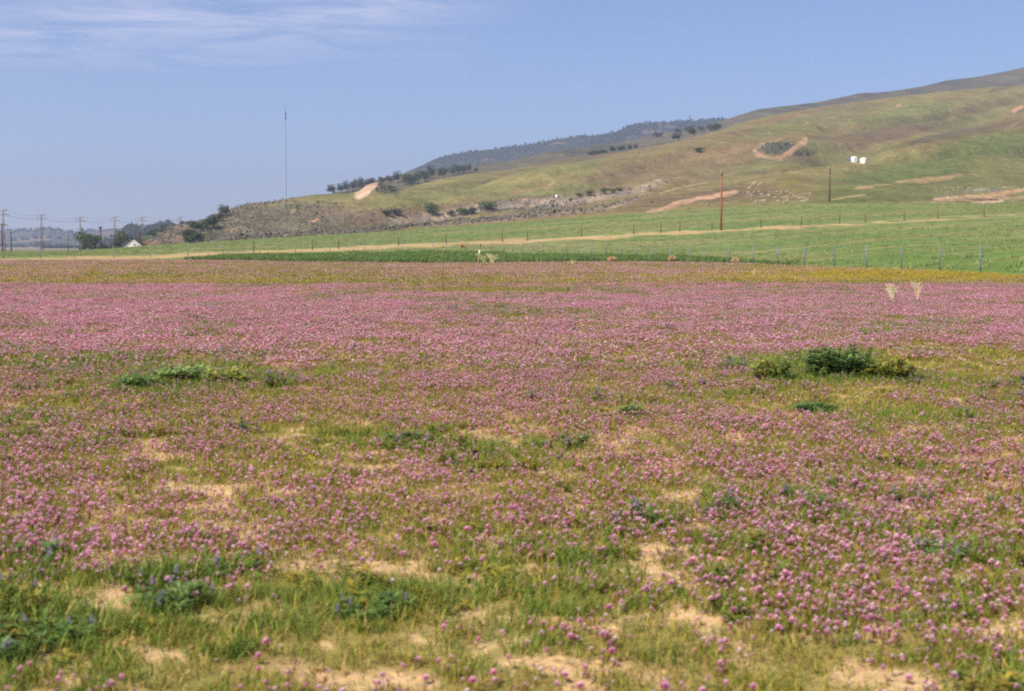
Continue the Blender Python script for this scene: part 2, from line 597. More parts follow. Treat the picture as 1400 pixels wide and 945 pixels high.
# --- near hillside
sky1 = curve([(-400, 347), (60, 346), (150, 342), (190, 338), (205, 334), (215, 326), (225, 318), (240, 309), (255, 304.5), (275, 302), (290, 296), (302, 291), (315, 286), (325, 283), (335, 279),
              (350, 277), (365, 276), (385, 273), (400, 270), (430, 265.5), (450, 264.5), (480, 263.5), (490, 262), (500, 254.5), (508, 250.5), (515, 249.5), (528, 250.5), (538, 254.5), (547, 261.5), (560, 255.5),
              (600, 245), (650, 236), (700, 231), (780, 216), (850, 206.5), (900, 198), (925, 191.5), (957, 184), (985, 176), (1012, 166.5), (1050, 157), (1112, 146), (1162, 139.5), (1225, 131), (1275, 125.5),
              (1337, 119.5), (1400, 114), (1500, 104), (1800, 74)])
dist1 = curve([(-400, 520), (150, 560), (225, 680), (300, 780), (400, 880), (520, 980), (600, 1080), (800, 1250), (1000, 1450), (1200, 1600), (1400, 1750), (1800, 1900)])
uh = cols_u(1150)
hpx = px_of_u(uh)
NF, NB = 250, 24
t = np.linspace(0, 1, NF)
Yc, Ys = top_Y(hpx), smooth_cols(dist1(hpx), 20)
pc, ps = top_py(hpx), smooth_cols(sky1(hpx), 2)
Yh = Yc[None, :] + (t ** 1.25)[:, None] * (Ys - Yc)[None, :]
Uh = np.broadcast_to(uh[None, :], Yh.shape)
frac = np.clip((Yh - Yc[None, :]) / (Ys - Yc)[None, :], 0, 1)
ps_soft = smooth_cols(sky1(hpx), 45)
pyh = pc[None, :] + (ps_soft - pc)[None, :] * frac ** 0.8 + (ps - ps_soft)[None, :] * frac ** 7
Zh = CAM_H + Yh * tan_e(pyh)
Xh = Uh * Yh
# spurs and gullies running down the slope towards the left
w = np.sin(np.pi * frac) ** 0.7 * sstep(1.0, 0.72, frac)
acr, alo = 0.82 * Xh - 0.57 * Yh, 0.57 * Xh + 0.82 * Yh
rel = (fbm(acr / 130, alo / 520, 3, 81) - 0.54) * 70 + (fbm(acr / 48, alo / 190, 3, 85) - 0.5) * 13 - 16 * np.clip(1 - np.abs(fbm(acr / 120 + .3 * fbm(Xh / 90, Yh / 90, 2, 88), alo / 600, 2, 87) - .5) / .055, 0, 1)
qx0, qy0 = project(Xh, Yh, Zh)
rel *= 1 - .92 * np.exp(-((qx0 - 1070) / 70) ** 2 - ((qy0 - 206) / 26) ** 2)
rel *= np.interp(hpx, [150, 250, 450, 700, 1000], [0.0, 0.35, 0.6, 0.95, 1.1])[None, :]
Zh = Zh + rel * w
# small lumps of the scrub ground
Zh = Zh + (fbm(Xh / 7, Yh / 12, 3, 91) - 0.5) * 1.4 * w + (fbm(Xh / 22, Yh / 34, 3, 92) - 0.5) * 9 * w * np.interp(hpx, [230, 270, 560, 660], [0, 1, 1, 0])[None, :]
# no spur stands above the crest behind it
zlim = CAM_H + Yh * tan_e(ps[None, :] + 0.6 + 22 * (1 - frac))
kk = 5.0 * (1 - frac) + 0.02
Zh = -kk * np.logaddexp(-Zh / kk, -zlim / kk)
hx, hy = project(Xh, Yh, Zh)
# the cut bank under the round scrub knoll on the right, and the sunken bank at the wash
knoll = np.clip(1 - ell(hx, hy, 1066, 204, 34, 11) ** 2, 0, 1)
Zh = Zh + 4.0 * np.sqrt(knoll)
wash = sstep(5, 0, np.abs(hy - np.interp(hx, [1275, 1400], [268, 262]))) * sstep(1280, 1310, hx)
Zh = Zh + 1.5 * wash * (fbm(Xh / 5, Yh / 5, 3, 95) - 0.2)
bk = np.linspace(0, 1, NB + 1)[1:]
Yb = Ys[None, :] + bk[:, None] * 700
zb0 = Zh[-1][None, :]
Zb = np.maximum(zb0 - (bk[:, None] ** 1.4) * np.maximum(zb0 * 0.75, 6), -1.2)
Xb = uh[None, :] * Yb

hx, hy = project(Xh, Yh, Zh)
olv, brn, grn, dgrn = A(154, 142, 92), A(150, 130, 94), A(138, 140, 84), A(116, 128, 74)
scrubc, lilac, sand, pinks = A(128, 122, 100), A(172, 156, 142), A(236, 198, 152), A(212, 162, 130)
n1_ = fbm(acr / 95, alo / 420, 4, 101)
n2_ = fbm(acr / 60, alo / 240, 4, 105)
n3_ = fbm(Xh / 14, Yh / 26, 3, 109)
ch = mixcol(olv * np.ones(Xh.shape + (1,)), brn, sstep(0.44, 0.60, n1_) * 0.95)  # broad brown zones kept strong, putting some fold shading into the colour
ch = mixcol(ch, A(118, 102, 80), sstep(0.58, 0.70, fbm(acr / 40, alo / 260, 4, 103)) * 0.6)
ch = mixcol(ch, grn, sstep(0.50, 0.66, n2_) * 0.7)
ch = mixcol(ch, A(164, 148, 94), sstep(0.56, 0.68, fbm(Xh / 90, Yh / 60, 4, 111)) * 0.6)
rightgreen = sstep(-12, 24, hy - np.interp(hx, [1050, 1150, 1250, 1330, 1400, 1600], [262, 232, 212, 190, 172, 150]) + (n2_ - .5) * 30) * sstep(1050, 1180, hx)
ch = mixcol(ch, mixcol(dgrn * np.ones(ch.shape), A(140, 138, 84), sstep(.45, .6, n1_)), rightgreen * 0.75)
for cx_, cy_, rx_, ry_, an_, cc, aa in [
    (1330, 150, 90, 8, 12, A(128, 108, 78), .7), (1240, 178, 110, 9, 10, A(132, 112, 84), .75), (1340, 178, 70, 8, 14, A(130, 110, 80), .7), (1270, 190, 70, 4, 14, A(112, 106, 90), .7),
    (1150, 120, 60, 5, 8, A(150, 128, 92), .5), (1060, 178, 60, 7, 12, grn, .6), (1110, 160, 70, 5, 12, grn, .6), (1040, 168, 50, 5, 14, A(160, 122, 86), .5), (1200, 160, 120, 4, 10, A(140, 148, 86), .5),
    (940, 215, 120, 5, 10, A(170, 136, 94), .5), (860, 232, 100, 5, 14, A(138, 118, 92), .6), (840, 250, 60, 4, 18, A(136, 116, 92), .5), (960, 262, 50, 7, 10, A(140, 124, 88), .5), (740, 256, 90, 5, 12, A(168, 132, 96), .5),
    (660, 262, 60, 6, 15, grn, .4), (1090, 225, 160, 7, 4, grn, .5), (1078, 250, 22, 6, 15, A(152, 142, 70), .7), (1040, 268, 60, 7, 0, A(136, 120, 92), .6), (930, 275, 90, 8, 12, A(134, 116, 90), .6), (1090, 270, 40, 5, 0, A(150, 128, 86), .6)]:
    ch = mixcol(ch, cc, sstep(1.3, 0.3, ell(hx, hy, cx_, cy_, rx_, ry_, an_) + (n2_ - .5) * 1.2) * aa)
# scrub on the left spur and the grey sage belt along its foot
scrub_m = sstep(232, 250, hx) * sstep(600, 520, hx + (n2_ - .5) * 120) * sstep(-5, 7, hy - np.interp(hx, [230, 290, 330, 400, 440, 500, 600], [303, 292, 281, 276, 279, 291, 306]) + (n3_ - .5) * 10 + (n2_ - .5) * 14)
scrub_m = np.maximum(scrub_m, sstep(9, 4, np.abs(hy - np.interp(hx, [440, 540, 640, 760, 800], [300, 292, 286, 277, 272]) + (n2_ - .5) * 16)) * sstep(420, 480, hx) * sstep(830, 780, hx))
ch = mixcol(ch, mixcol(scrubc * np.ones(ch.shape), A(146, 120, 98), sstep(.45, .6, n2_)), scrub_m * 0.85)
lil_m = sstep(7, 3, np.abs(hy - np.interp(hx, [520, 600, 660, 760, 800, 880, 905], [304, 296, 285, 277, 272, 258, 247]) + (n2_ - .5) * 8)) * sstep(500, 600, hx) * sstep(915, 895, hx)
lil_m = np.maximum(lil_m, sstep(4, 2, np.abs(hy - np.interp(hx, [560, 700, 830, 900], [309, 299, 285, 262]))) * sstep(560, 600, hx) * sstep(900, 860, hx) * .7)
ch = mixcol(ch, mixcol(lilac * np.ones(ch.shape), A(200, 176, 150), sstep(.5, .65, n3_)), lil_m * 0.8)
ch = mixcol(ch, A(120, 112, 86), sstep(1.2, .6, ell(hx, hy, 528, 257, 17, 9, 0)) * .8)
jag = (n3_ - .5) * 5 + (fbm(Xh / 5, Yh / 9, 2, 119) - .5) * 3

brk = 0.6 + 0.4 * sstep(.38, .56, fbm(Xh / 5, Yh / 8, 3, 121))


def stroke(pts, wid, cc, aa=1.0, sy=1.0, jit=1.0):
    global ch
    ch = mixcol(ch, cc, sstep(wid + 0.8, wid - 0.8, seg_dist(hx, hy, pts, sy) + jag * jit) * aa * brk)


stroke([(490, 267), (499, 263), (505, 256), (511, 252)], 5.5, A(245, 205, 172), 1.0, 1, .4)
stroke([(1030, 205), (1038, 212), (1052, 216.5), (1072, 216)], 1.3, A(222, 180, 140), .9, 1, 1.3)
stroke([(1068, 215), (1080, 208), (1088, 202), (1101, 193)], 4.4, A(224, 176, 142), .95, 1, 1.6)
for k in range(7):
    stroke([(1034 + 4 * k, 202 - k * .8), (1040 + 4.6 * k, 195 - k * .7)], .45, sand, .55, 1, .4)
for k in range(5):
    stroke([(1094 + 4.5 * k, 215 - k), (1096 + 4.5 * k, 211 - k)], .8, pinks, .8, 1, .2)
ch = mixcol(ch, A(98, 100, 84), np.clip(sstep(1.05, .7, ell(hx, hy, 1060, 203, 26, 9.5, 4)), 0, 1) * .85 * sstep(2, 5, seg_dist(hx, hy, [(1068, 215), (1080, 208), (1101, 193)])))
ch = mixcol(ch, A(104, 100, 84), sstep(1.1, .6, ell(hx, hy, 1100, 210, 20, 5, 8)) * .8 * sstep(2, 5, seg_dist(hx, hy, [(1068, 215), (1080, 208), (1101, 193)])))
stroke([(886, 291), (912, 284), (930, 276), (955, 271), (975, 268), (1005, 263)], 4.2, A(228, 180, 146), 1, 1.6, 1.6)
stroke([(892, 290), (920, 283), (940, 275)], 4.2, A(198, 160, 124), .7, 1.6, 1.5)
stroke([(902, 264.5), (925, 258), (945, 253.5), (966, 250)], .8, A(226, 194, 138), .9, 1, .25)
stroke([(1022, 258), (1032, 249)], .9, sand, .7, 1, .4)
stroke([(1034, 257), (1040, 249)], .9, sand, .7, 1, .4)
stroke([(1170, 258), (1210, 252), (1250, 246.5), (1300, 241), (1345, 237)], 1.8, A(206, 172, 128), .85, 1.3, 1.0)
stroke([(1255, 249), (1300, 243)], 3.5, A(200, 164, 120), .7, 1.3, .6)
stroke([(1138, 273), (1160, 269), (1182, 266.5)], .8, sand, .8, 1, .3)
stroke([(1278, 274.5), (1330, 272), (1420, 268)], 4.2, A(206, 168, 130), .8, 1.4, 1.0)
stroke([(1280, 272), (1310, 269), (1350, 267)], 2.6, A(238, 196, 158), 1, 1.5, .6)
stroke([(1330, 277), (1370, 275)], 1.8, A(240, 202, 170), 1, 1.5, .5)
stroke([(1350, 268), (1375, 263), (1400, 260), (1440, 256)], 4.0, A(224, 176, 132), .9, 1.4, .8)
stroke([(1284, 267.5), (1310, 262.5), (1330, 260.5), (1370, 260)], 2.8, A(142, 130, 120), .95, 1.5, 1.0)
stroke([(1330, 260), (1352, 258)], 1.0, A(190, 184, 170), .8, 1.5, .6)
stroke([(1372, 256.5), (1388, 255)], 1.0, A(200, 180, 160), .8, 1.5, .6)
stroke([(1330, 273), (1364, 273.3)], 1.3, A(84, 58, 48), 1, 1.5, .25)  # dark line painting in the shade of the undercut bank
stroke([(1306, 275), (1313, 275.5)], .9, A(100, 76, 60), .9, 1.5, .25)
stroke([(1376, 268), (1392, 268)], .9, A(110, 84, 64), .9, 1.5, .25)
stroke([(1185, 276), (1280, 276.5)], 1.2, A(196, 168, 122), .6, 1.5, .7)
for px_, py_, w_ in [(755, 251.5, 3.2), (717, 273, 3.0), (402, 289, 4.0), (318, 316, 3.5), (430, 303, 6.0), (560, 302, 4), (1102, 170, 3), (1229, 145, 2.6), (1393, 150, 7)]:
    stroke([(px_ - w_, py_ + w_ * .3), (px_ + w_ * .6, py_ - w_ * .5)], w_ * .45, A(224, 174, 134), .9, 1.2, .4)
stroke([(734, 216), (748, 213), (762, 211), (776, 209)], 3.0, A(206, 162, 134), .75, 1.2, 1.0)
for k in range(26):
    a_ = rng.uniform(1020, 1100), rng.uniform(262, 276)
    stroke([a_, (a_[0] + rng.uniform(3, 9), a_[1] - rng.uniform(0, 1.5))], .6, A(206, 186, 160), .6, 1, .3)
for k in range(34):
    a_ = rng.uniform(250, 520), rng.uniform(280, 318)
    stroke([a_, (a_[0] + rng.uniform(2, 7), a_[1] - rng.uniform(0, 2))], .55, A(190, 156, 120), .6, 1, .3)
# the brown toe of the spur at far left
ch = mixcol(ch, mixcol(A(136, 118, 98) * np.ones(ch.shape), A(164, 136, 116), sstep(.45, .6, n3_)), sstep(268, 240, hx) * sstep(195, 210, hx) * .85)
colback = np.repeat(ch[-1][None], NB, 0)
grid("hillside", np.vstack([Xh, Xb]), np.vstack([Yh, Yb]), np.vstack([Zh, Zb]), np.concatenate([ch, colback]), M_hill)


def on_hill(px, py):
    i = np.argmin((hx - px) ** 2 + ((hy - py) * 1.5) ** 2)
    i = np.unravel_index(i, hx.shape)
    return float(Xh[i]), float(Yh[i]), float(Zh[i])


def hill_z(u_, y_):
    j = int(np.argmin(np.abs(uh - u_)))
    return float(np.interp(y_, Yh[:, j], Zh[:, j]))


# --- the ridges behind
def ridge(name, sk, dist, depth, drop, pal, seed, rough_px=0.0, u_lo=None, u_hi=None, n=700, rel_amp=0.0):
    fs, fd = curve(sk), curve(dist)
    u = np.linspace(lat(u_lo, HZ) if u_lo is not None else U0, lat(u_hi, HZ) if u_hi is not None else U1, n)
    p = px_of_u(u)
    top = smooth_cols(fs(p), 3)
    ds = smooth_cols(fd(p), 10)
    tt = np.concatenate([np.linspace(0, 1, 70), 1 + np.linspace(0, 1, 14)[1:]])[:, None]
    Y = ds[None, :] + (tt - 1) * depth
    f = np.clip(tt, 0, 1)
    py = top[None, :] + drop * (1 - f) ** 1.15
    Z = CAM_H + Y * tan_e(py)
    zt = CAM_H + ds * tan_e(top)
    Z = np.where(tt > 1, zt[None, :] - (tt - 1) ** 1.3 * np.maximum(zt, 12)[None, :] * .7, Z)
    X = u[None, :] * Y
    w_ = np.sin(np.pi * np.clip(tt / 1.0, 0, 1)) ** .7
    Z = Z + (fbm((X + .4 * Y) / (depth * .16), Y / (depth * .4), 4, seed) - .5) * rel_amp * w_
    Z = np.maximum(Z, -2.5)
    a, b, c = pal
    na, nb = fbm(X / (depth * .12), Y / (depth * .2), 4, seed + 3), fbm(X / (depth * .05), Y / (depth * .08), 3, seed + 7)
    cc = mixcol(a * np.ones(X.shape + (1,)), b, sstep(.42, .6, na))
    cc = mixcol(cc, c, sstep(.58, .7, nb))
    grid(name, X, Y, Z, cc, M_ridge)
    vx, vy = project(X, Y, Z)
    return X[:70], Y[:70], Z[:70], vx[:70], vy[:70]


r2 = ridge("back_slope", [(470, 262), (500, 250), (540, 239.5), (560, 236), (600, 233.5), (650, 227), (700, 219.5), (750, 208), (800, 201), (870, 190.5), (900, 182), (940, 176), (985, 165), (1012, 156),
                          (1032, 149.5), (1070, 145), (1112, 140), (1150, 132), (1170, 127.5), (1200, 126), (1225, 123), (1257, 117.5), (1287, 110), (1325, 105.5), (1362, 98.5), (1400, 90), (1500, 74), (1800, 40)],
           [(470, 1500), (700, 1800), (900, 2100), (1050, 2400), (1400, 2900), (1800, 3200)], 620, 60, (A(122, 114, 90), A(104, 102, 84), A(116, 112, 80)), 201, u_lo=455, rel_amp=26)
r3 = ridge("far_ridge", [(500, 262), (540, 244), (562, 232.5), (580, 225.5), (595, 217.5), (620, 210.5), (655, 206), (692, 202), (730, 197), (780, 187), (812, 185), (842, 180), (857, 172.5), (880, 168.5),
                         (910, 167), (925, 166), (952, 165), (970, 163.5), (985, 162), (1000, 164), (1030, 172), (1100, 200), (1200, 240)],
           [(500, 4000), (800, 4400), (1200, 4700)], 1500, 90, (A(74, 84, 62), A(62, 74, 58), A(120, 112, 90)), 211, u_lo=470, u_hi=1200, rel_amp=70)
r4 = ridge("distant_hills", [(-400, 326), (-100, 318), (0, 317), (30, 316), (50, 314), (70, 313), (90, 315.5), (105, 318.5), (120, 315), (150, 313), (170, 312.5), (200, 311), (240, 309), (300, 310), (380, 318), (460, 326)],
           [(-400, 5600), (460, 5200)], 2200, 24, (A(96, 100, 78), A(112, 110, 88), A(160, 140, 120)), 221, u_hi=470, rel_amp=40)
r5 = ridge("wooded_rise", [(-400, 350), (90, 349), (120, 340), (150, 327), (170, 315), (176, 309), (185, 308), (200, 311), (215, 308.5), (230, 306.5), (240, 310), (260, 318), (300, 330)],
           [(-400, 2500), (300, 2500)], 700, 26, (A(66, 78, 52), A(84, 88, 60), A(110, 100, 76)), 231, u_lo=60, u_hi=310, n=300, rel_amp=14)
r6 = ridge("green_slope", [(100, 352), (165, 344), (180, 333), (192, 325), (205, 318.5), (220, 314), (235, 310), (250, 306), (280, 306), (320, 320)],
           [(100, 1150), (320, 1150)], 340, 26, (A(112, 116, 76), A(74, 92, 50), A(150, 122, 96)), 241, u_lo=120, u_hi=320, n=260, rel_amp=8)

# ------------------------------------------------------------------ plants: prototypes used by the ground cover
def unit(a):
    return (math.cos(a), math.sin(a), 0.0)


G_OLIVE, G_YEL, G_GREEN, G_BLUE, G_STRAW = A(164, 154, 52, 1.4), A(202, 182, 72, 1.4), A(128, 146, 50, 1.4), A(114, 144, 70), A(220, 190, 112)


def blade(mb, r, base, h, w, az, lean, col, tip):
    d = unit(az)
    sd_ = unit(az + math.pi / 2 + r.uniform(-.5, .5))
    pts = []
    for k in range(4):
        t_ = k / 3
        b = lean * h * t_ ** 1.8
        pts.append((base[0] + d[0] * b, base[1] + d[1] * b, base[2] + h * t_ * (1 - .25 * lean * t_)))
    mb.strip(pts, [w, w * .9, w * .6, w * .12], sd_, col, tip)


def grass_tuft(seed, n, rad, h0, h1, w, pal, straw=.12):
    r = random.Random(seed)
    mb = MB()
    for _ in range(n):
        a, q = r.uniform(0, 6.28), rad * math.sqrt(r.random())
        c = np.array(r.choice(pal)) * r.uniform(.75, 1.2)
        if r.random() < straw:
            c = G_STRAW * r.uniform(.8, 1.1)
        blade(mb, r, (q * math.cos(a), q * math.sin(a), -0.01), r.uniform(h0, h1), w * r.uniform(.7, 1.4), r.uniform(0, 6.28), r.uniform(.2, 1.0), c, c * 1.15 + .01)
    return mb


def litter(seed):
    r = random.Random(seed)
    mb = MB()
    for _ in range(16):
        a, q, t_ = r.uniform(0, 6.28), .12 * math.sqrt(r.random()), r.uniform(0, 6.28)
        d, ln = unit(t_), r.uniform(.03, .09)
        x, y, z = q * math.cos(a), q * math.sin(a), r.uniform(.003, .012)
        c = (G_STRAW if r.random() < .7 else A(150, 112, 74)) * r.uniform(.75, 1.1)
        mb.strip([(x, y, z), (x + d[0] * ln * .5, y + d[1] * ln * .5, z + r.uniform(0, .012)), (x + d[0] * ln, y + d[1] * ln, z + r.uniform(-.002, .015))], [.002, .002, .001], unit(t_ + 1.57), c)
    return mb


def forb(seed, n_stem, rad, h, pal, leaf, blooms=0, bloom_col=None):
    """a leafy low plant: stems with whorls of narrow leaves, some ending in small flower spikes"""
    r = random.Random(seed)
    mb, fl = MB(), []
    for s_ in range(n_stem):
        az, ln = r.uniform(0, 6.28), r.uniform(.15, .9)
        hh = h * r.uniform(.6, 1.1)
        d = unit(az)
        q0 = rad * .65 * math.sqrt(r.random())
        q1 = q0 + rad * .55 * ln
        top = (d[0] * q1, d[1] * q1, hh * (1 - .5 * q1 / rad))
        c = np.array(r.choice(pal)) * r.uniform(.75, 1.2)
        base = (d[0] * q0, d[1] * q0, -.01)
        mid = tuple(base[i] * .5 + top[i] * .5 + (0, 0, hh * .08)[i] for i in range(3))
        mb.strip([base, mid, top], [leaf * .12, leaf * .1, leaf * .06], unit(az + 1.57), c * .8)
        for k in range(4):
            t_ = .3 + .7 * k / 3
            p = tuple(base[i] * (1 - t_) + top[i] * t_ for i in range(3))
            for q in range(5):
                la = r.uniform(0, 6.28)
                ld = unit(la)
                up = r.uniform(-.1, .7)
                le = leaf * r.uniform(.7, 1.3)
                pts = [p, (p[0] + ld[0] * le * .55, p[1] + ld[1] * le * .55, p[2] + up * le * .5), (p[0] + ld[0] * le, p[1] + ld[1] * le, p[2] + up * le * .6)]
                mb.strip(pts, [leaf * .05, leaf * .15, leaf * .03], unit(la + 1.57), c * r.uniform(.85, 1.15))
        if s_ < blooms:
            f1 = MB()
            head(f1, r, (top[0], top[1], top[2] + .005), .009, .035, bloom_col, bloom_col * 1.25, 4, 5)
            fl.append(f1)
    return mb, fl


def head(mb, r, p, rad, h, c_low, c_tip, rings, per, tip_white=None):
    """a flower spike: rings of upturned bracts"""
    if tip_white is not None:      # the pale crowded top of the spike
        n6 = 6
        qq = r.uniform(.1, .85)
        top_c = np.asarray(c_tip) * (1 - qq) + np.asarray(tip_white) * qq
        mb.add([(p[0] + rad * (.5 + .4 * (q % 2)) * math.cos(q * 1.047), p[1] + rad * (.5 + .4 * (q % 2)) * math.sin(q * 1.047), p[2] + h * (.7 + .3 * (q % 2))) for q in range(n6)] + [(p[0], p[1], p[2] + h * .85)], [(q, (q + 1) % n6, 6) for q in range(n6)], top_c * r.uniform(.9, 1.0))
    for k in range(rings):
        t_ = k / max(1, rings - 1)
        rr = rad * (1.0 - .55 * t_)
        z = p[2] + h * .72 * t_
        for q in range(per):
            a = 2 * math.pi * (q + .5 * (k % 2)) / per + r.uniform(-.25, .25)
            d, sdw = unit(a), unit(a + 1.57)
            out = rr * r.uniform(.8, 1.25)
            b0 = (p[0] + d[0] * rr * .25, p[1] + d[1] * rr * .25, z)
            b1 = (p[0] + d[0] * out, p[1] + d[1] * out, z + h * .16)
            b2 = (p[0] + d[0] * out * 1.05, p[1] + d[1] * out * 1.05, z + h * .34)
            tp = c_tip if (tip_white is None or r.random() > .46) else tip_white
            mb.strip([b0, b1, b2], [rr * .22, rr * .5, rr * .26], sdw, c_low * r.uniform(.85, 1.15), np.asarray(tp) * r.uniform(.9, 1.1))


P_DEEP, P_PINK, P_PALE, P_WHITE = A(172, 52, 112, 1.05), A(228, 106, 160, 1.0), A(253, 176, 206, 1.0), A(255, 246, 242, 1.0)


def clover_clump(seed, n, rad, h0, h1, hr, hh, rings, per):
    r = random.Random(seed)
    mb = MB()
    for _ in range(n):
        a, q = r.uniform(0, 6.28), rad * math.sqrt(r.random())
        x, y = q * math.cos(a), q * math.sin(a)
        h = r.uniform(h0, h1)
        lx, ly = r.uniform(-.02, .02), r.uniform(-.02, .02)
        st = G_OLIVE * r.uniform(.8, 1.1)
        mb.strip([(x, y, -.01), (x + lx * .5, y + ly * .5, h * .5), (x + lx, y + ly, h)], [.0016 + hr * .05] * 3, unit(r.uniform(0, 3.1)), st, P_DEEP * .8)
        for k in range(3):
            la = r.uniform(0, 6.28)
            z = h * r.uniform(.25, .85)
            d = unit(la)
            mb.strip([(x, y, z), (x + d[0] * .012, y + d[1] * .012, z + .012), (x + d[0] * .02, y + d[1] * .02, z + .02)], [.001, .0025, .0006], unit(la + 1.57), st)
        sc = r.choice((.45, .6, .8, .95, 1.1, 1.45)) * r.uniform(.9, 1.1)
        mix = r.random() ** .7
        cl = P_DEEP * (1 - mix) + P_PINK * mix
        ct = P_PINK * (1 - mix) + P_PALE * mix
        if r.random() < .14:       # some heads coloured wholly pale, to put bright sparkle into the flowers
            cl, ct = P_PALE * .95, P_WHITE
        head(mb, r, (x + lx, y + ly, h - hh * .2), hr * sc, hh * sc, cl, ct, rings, per, P_WHITE)
    return mb


def gold_clump(seed, n, rad, h0, h1, hr):
    r = random.Random(seed)
    mb = MB()
    for _ in range(n):
        a, q = r.uniform(0, 6.28), rad * math.sqrt(r.random())
        x, y, h = q * math.cos(a), q * math.sin(a), r.uniform(h0, h1)
        mb.strip([(x, y, -.01), (x, y, h)], [hr * .12] * 2, unit(r.uniform(0, 3.1)), G_OLIVE)
        c = A(232, 192, 74, 1.1) * r.uniform(.8, 1.1)
        pts = [(x + math.cos(k * 1.0472) * hr, y + math.sin(k * 1.0472) * hr, h + hr * .25 * (k % 2)) for k in range(6)]
        mb.add(pts + [(x, y, h + hr * .45)], [(k, (k + 1) % 6, 6) for k in range(6)], c)
    return mb


def protos(tagname, mbs, mat):
    col = bpy.data.collections.new(tagname)
    for i, mb in enumerate(mbs):
        if isinstance(mb, tuple):
            a, fs = mb
            for f in fs:
                b = len(a.v)
                a.v += f.v
                a.c += f.c
                a.f += [tuple(b + k for k in q) for q in f.f]
            mb = a
        o = bpy.data.objects.new("%s_%02d" % (tagname, i), mb.mesh(tagname, mat))
        col.objects.link(o)
    return col


def scatter(name, pts, scl, rot, idx, col):
    n = len(pts)
    me = bpy.data.meshes.new(name)
    me.vertices.add(n)
    me.vertices.foreach_set("co", np.asarray(pts, np.float32).ravel())
    a = me.attributes.new("scl", 'FLOAT_VECTOR', 'POINT')
    a.data.foreach_set("vector", np.asarray(scl, np.float32).ravel())
    a = me.attributes.new("rot", 'FLOAT_VECTOR', 'POINT')
    a.data.foreach_set("vector", np.asarray(rot, np.float32).ravel())
    a = me.attributes.new("idx", 'INT', 'POINT')
    a.data.foreach_set("value", np.asarray(idx, np.int32))
    me.update()
    o = bpy.data.objects.new(name, me)
    C.objects.link(o)
    g = bpy.data.node_groups.new(name, 'GeometryNodeTree')
    g.interface.new_socket("Geometry", in_out='INPUT', socket_type='NodeSocketGeometry')
    g.interface.new_socket("Geometry", in_out='OUTPUT', socket_type='NodeSocketGeometry')
    gi, go_ = g.nodes.new('NodeGroupInput'), g.nodes.new('NodeGroupOutput')
    ci = g.nodes.new('GeometryNodeCollectionInfo')
    ci.inputs['Collection'].default_value = col
    ci.inputs['Separate Children'].default_value = True
    ci.inputs['Reset Children'].default_value = True
    ip = g.nodes.new('GeometryNodeInstanceOnPoints')
    ip.inputs['Pick Instance'].default_value = True
    for nm, ty, sock in (("scl", 'FLOAT_VECTOR', 'Scale'), ("rot", 'FLOAT_VECTOR', 'Rotation'), ("idx", 'INT', 'Instance Index')):
        na = g.nodes.new('GeometryNodeInputNamedAttribute')
        na.data_type = ty
        na.inputs['Name'].default_value = nm
        src = [s_ for s_ in na.outputs if s_.enabled and s_.name == 'Attribute'][0]
        g.links.new(src, ip.inputs[sock])
    g.links.new(gi.outputs[0], ip.inputs['Points'])
    g.links.new(ci.outputs[0], ip.inputs['Instance'])
    g.links.new(ip.outputs[0], go_.inputs[0])
    md = o.modifiers.new("spread", 'NODES')
    md.node_group = g
    o['kind'] = 'stuff'
    return o


def sample_field(y0, y1, dens, umax=0.46):
    area = umax * (y1 * y1 - y0 * y0)
    n = int(area * dens)
    Y = np.sqrt(rng.uniform(y0 * y0, y1 * y1, n))
    X = rng.uniform(-umax, umax, n) * Y
    ok = Y < edge_Y(px_of_u(X / Y)) - 0.3
    return X[ok], Y[ok]


class Gather:
    def __init__(s):
        s.p, s.s, s.r, s.i = [], [], [], []

    def add(s, X, Y, Z, sc, base, k, tilt=.12, sz=None):
        n = len(X)
        s.p.append(np.stack([X, Y, Z], -1))
        s.s.append(np.stack([sc, sc, sc if sz is None else sz], -1))
        s.r.append(np.stack([rng.normal(0, tilt, n), rng.normal(0, tilt, n), rng.uniform(0, 6.28, n)], -1))
        s.i.append(base + rng.integers(0, k, n))

    def make(s, name, col):
        return scatter(name, np.concatenate(s.p), np.concatenate(s.s), np.concatenate(s.r), np.concatenate(s.i), col)


GP = [G_OLIVE, G_YEL, G_GREEN, G_GREEN * .9, G_OLIVE * .85]
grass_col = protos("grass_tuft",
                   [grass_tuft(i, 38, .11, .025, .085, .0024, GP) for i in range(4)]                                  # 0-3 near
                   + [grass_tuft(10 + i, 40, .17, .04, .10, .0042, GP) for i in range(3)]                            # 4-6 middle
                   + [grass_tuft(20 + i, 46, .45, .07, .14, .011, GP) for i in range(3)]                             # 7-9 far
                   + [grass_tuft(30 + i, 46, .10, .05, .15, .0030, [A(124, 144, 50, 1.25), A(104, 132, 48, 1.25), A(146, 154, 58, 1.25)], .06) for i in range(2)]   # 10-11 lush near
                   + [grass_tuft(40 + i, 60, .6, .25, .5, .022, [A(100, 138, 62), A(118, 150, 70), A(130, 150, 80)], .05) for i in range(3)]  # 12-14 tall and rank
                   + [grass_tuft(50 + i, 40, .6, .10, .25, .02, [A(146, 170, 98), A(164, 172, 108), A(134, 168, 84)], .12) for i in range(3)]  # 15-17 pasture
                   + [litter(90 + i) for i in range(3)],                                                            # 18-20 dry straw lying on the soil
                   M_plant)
forb_col = protos("meadow_forb",
                  [forb(60 + i, 7, .14, .09, [G_BLUE, G_BLUE * .85, G_GREEN], .045, 2, A(190, 176, 196)) for i in range(3)]
                  + [forb(70 + i, 7, .16, .07, [G_YEL, G_OLIVE, G_GREEN], .04) for i in range(3)], M_plant)
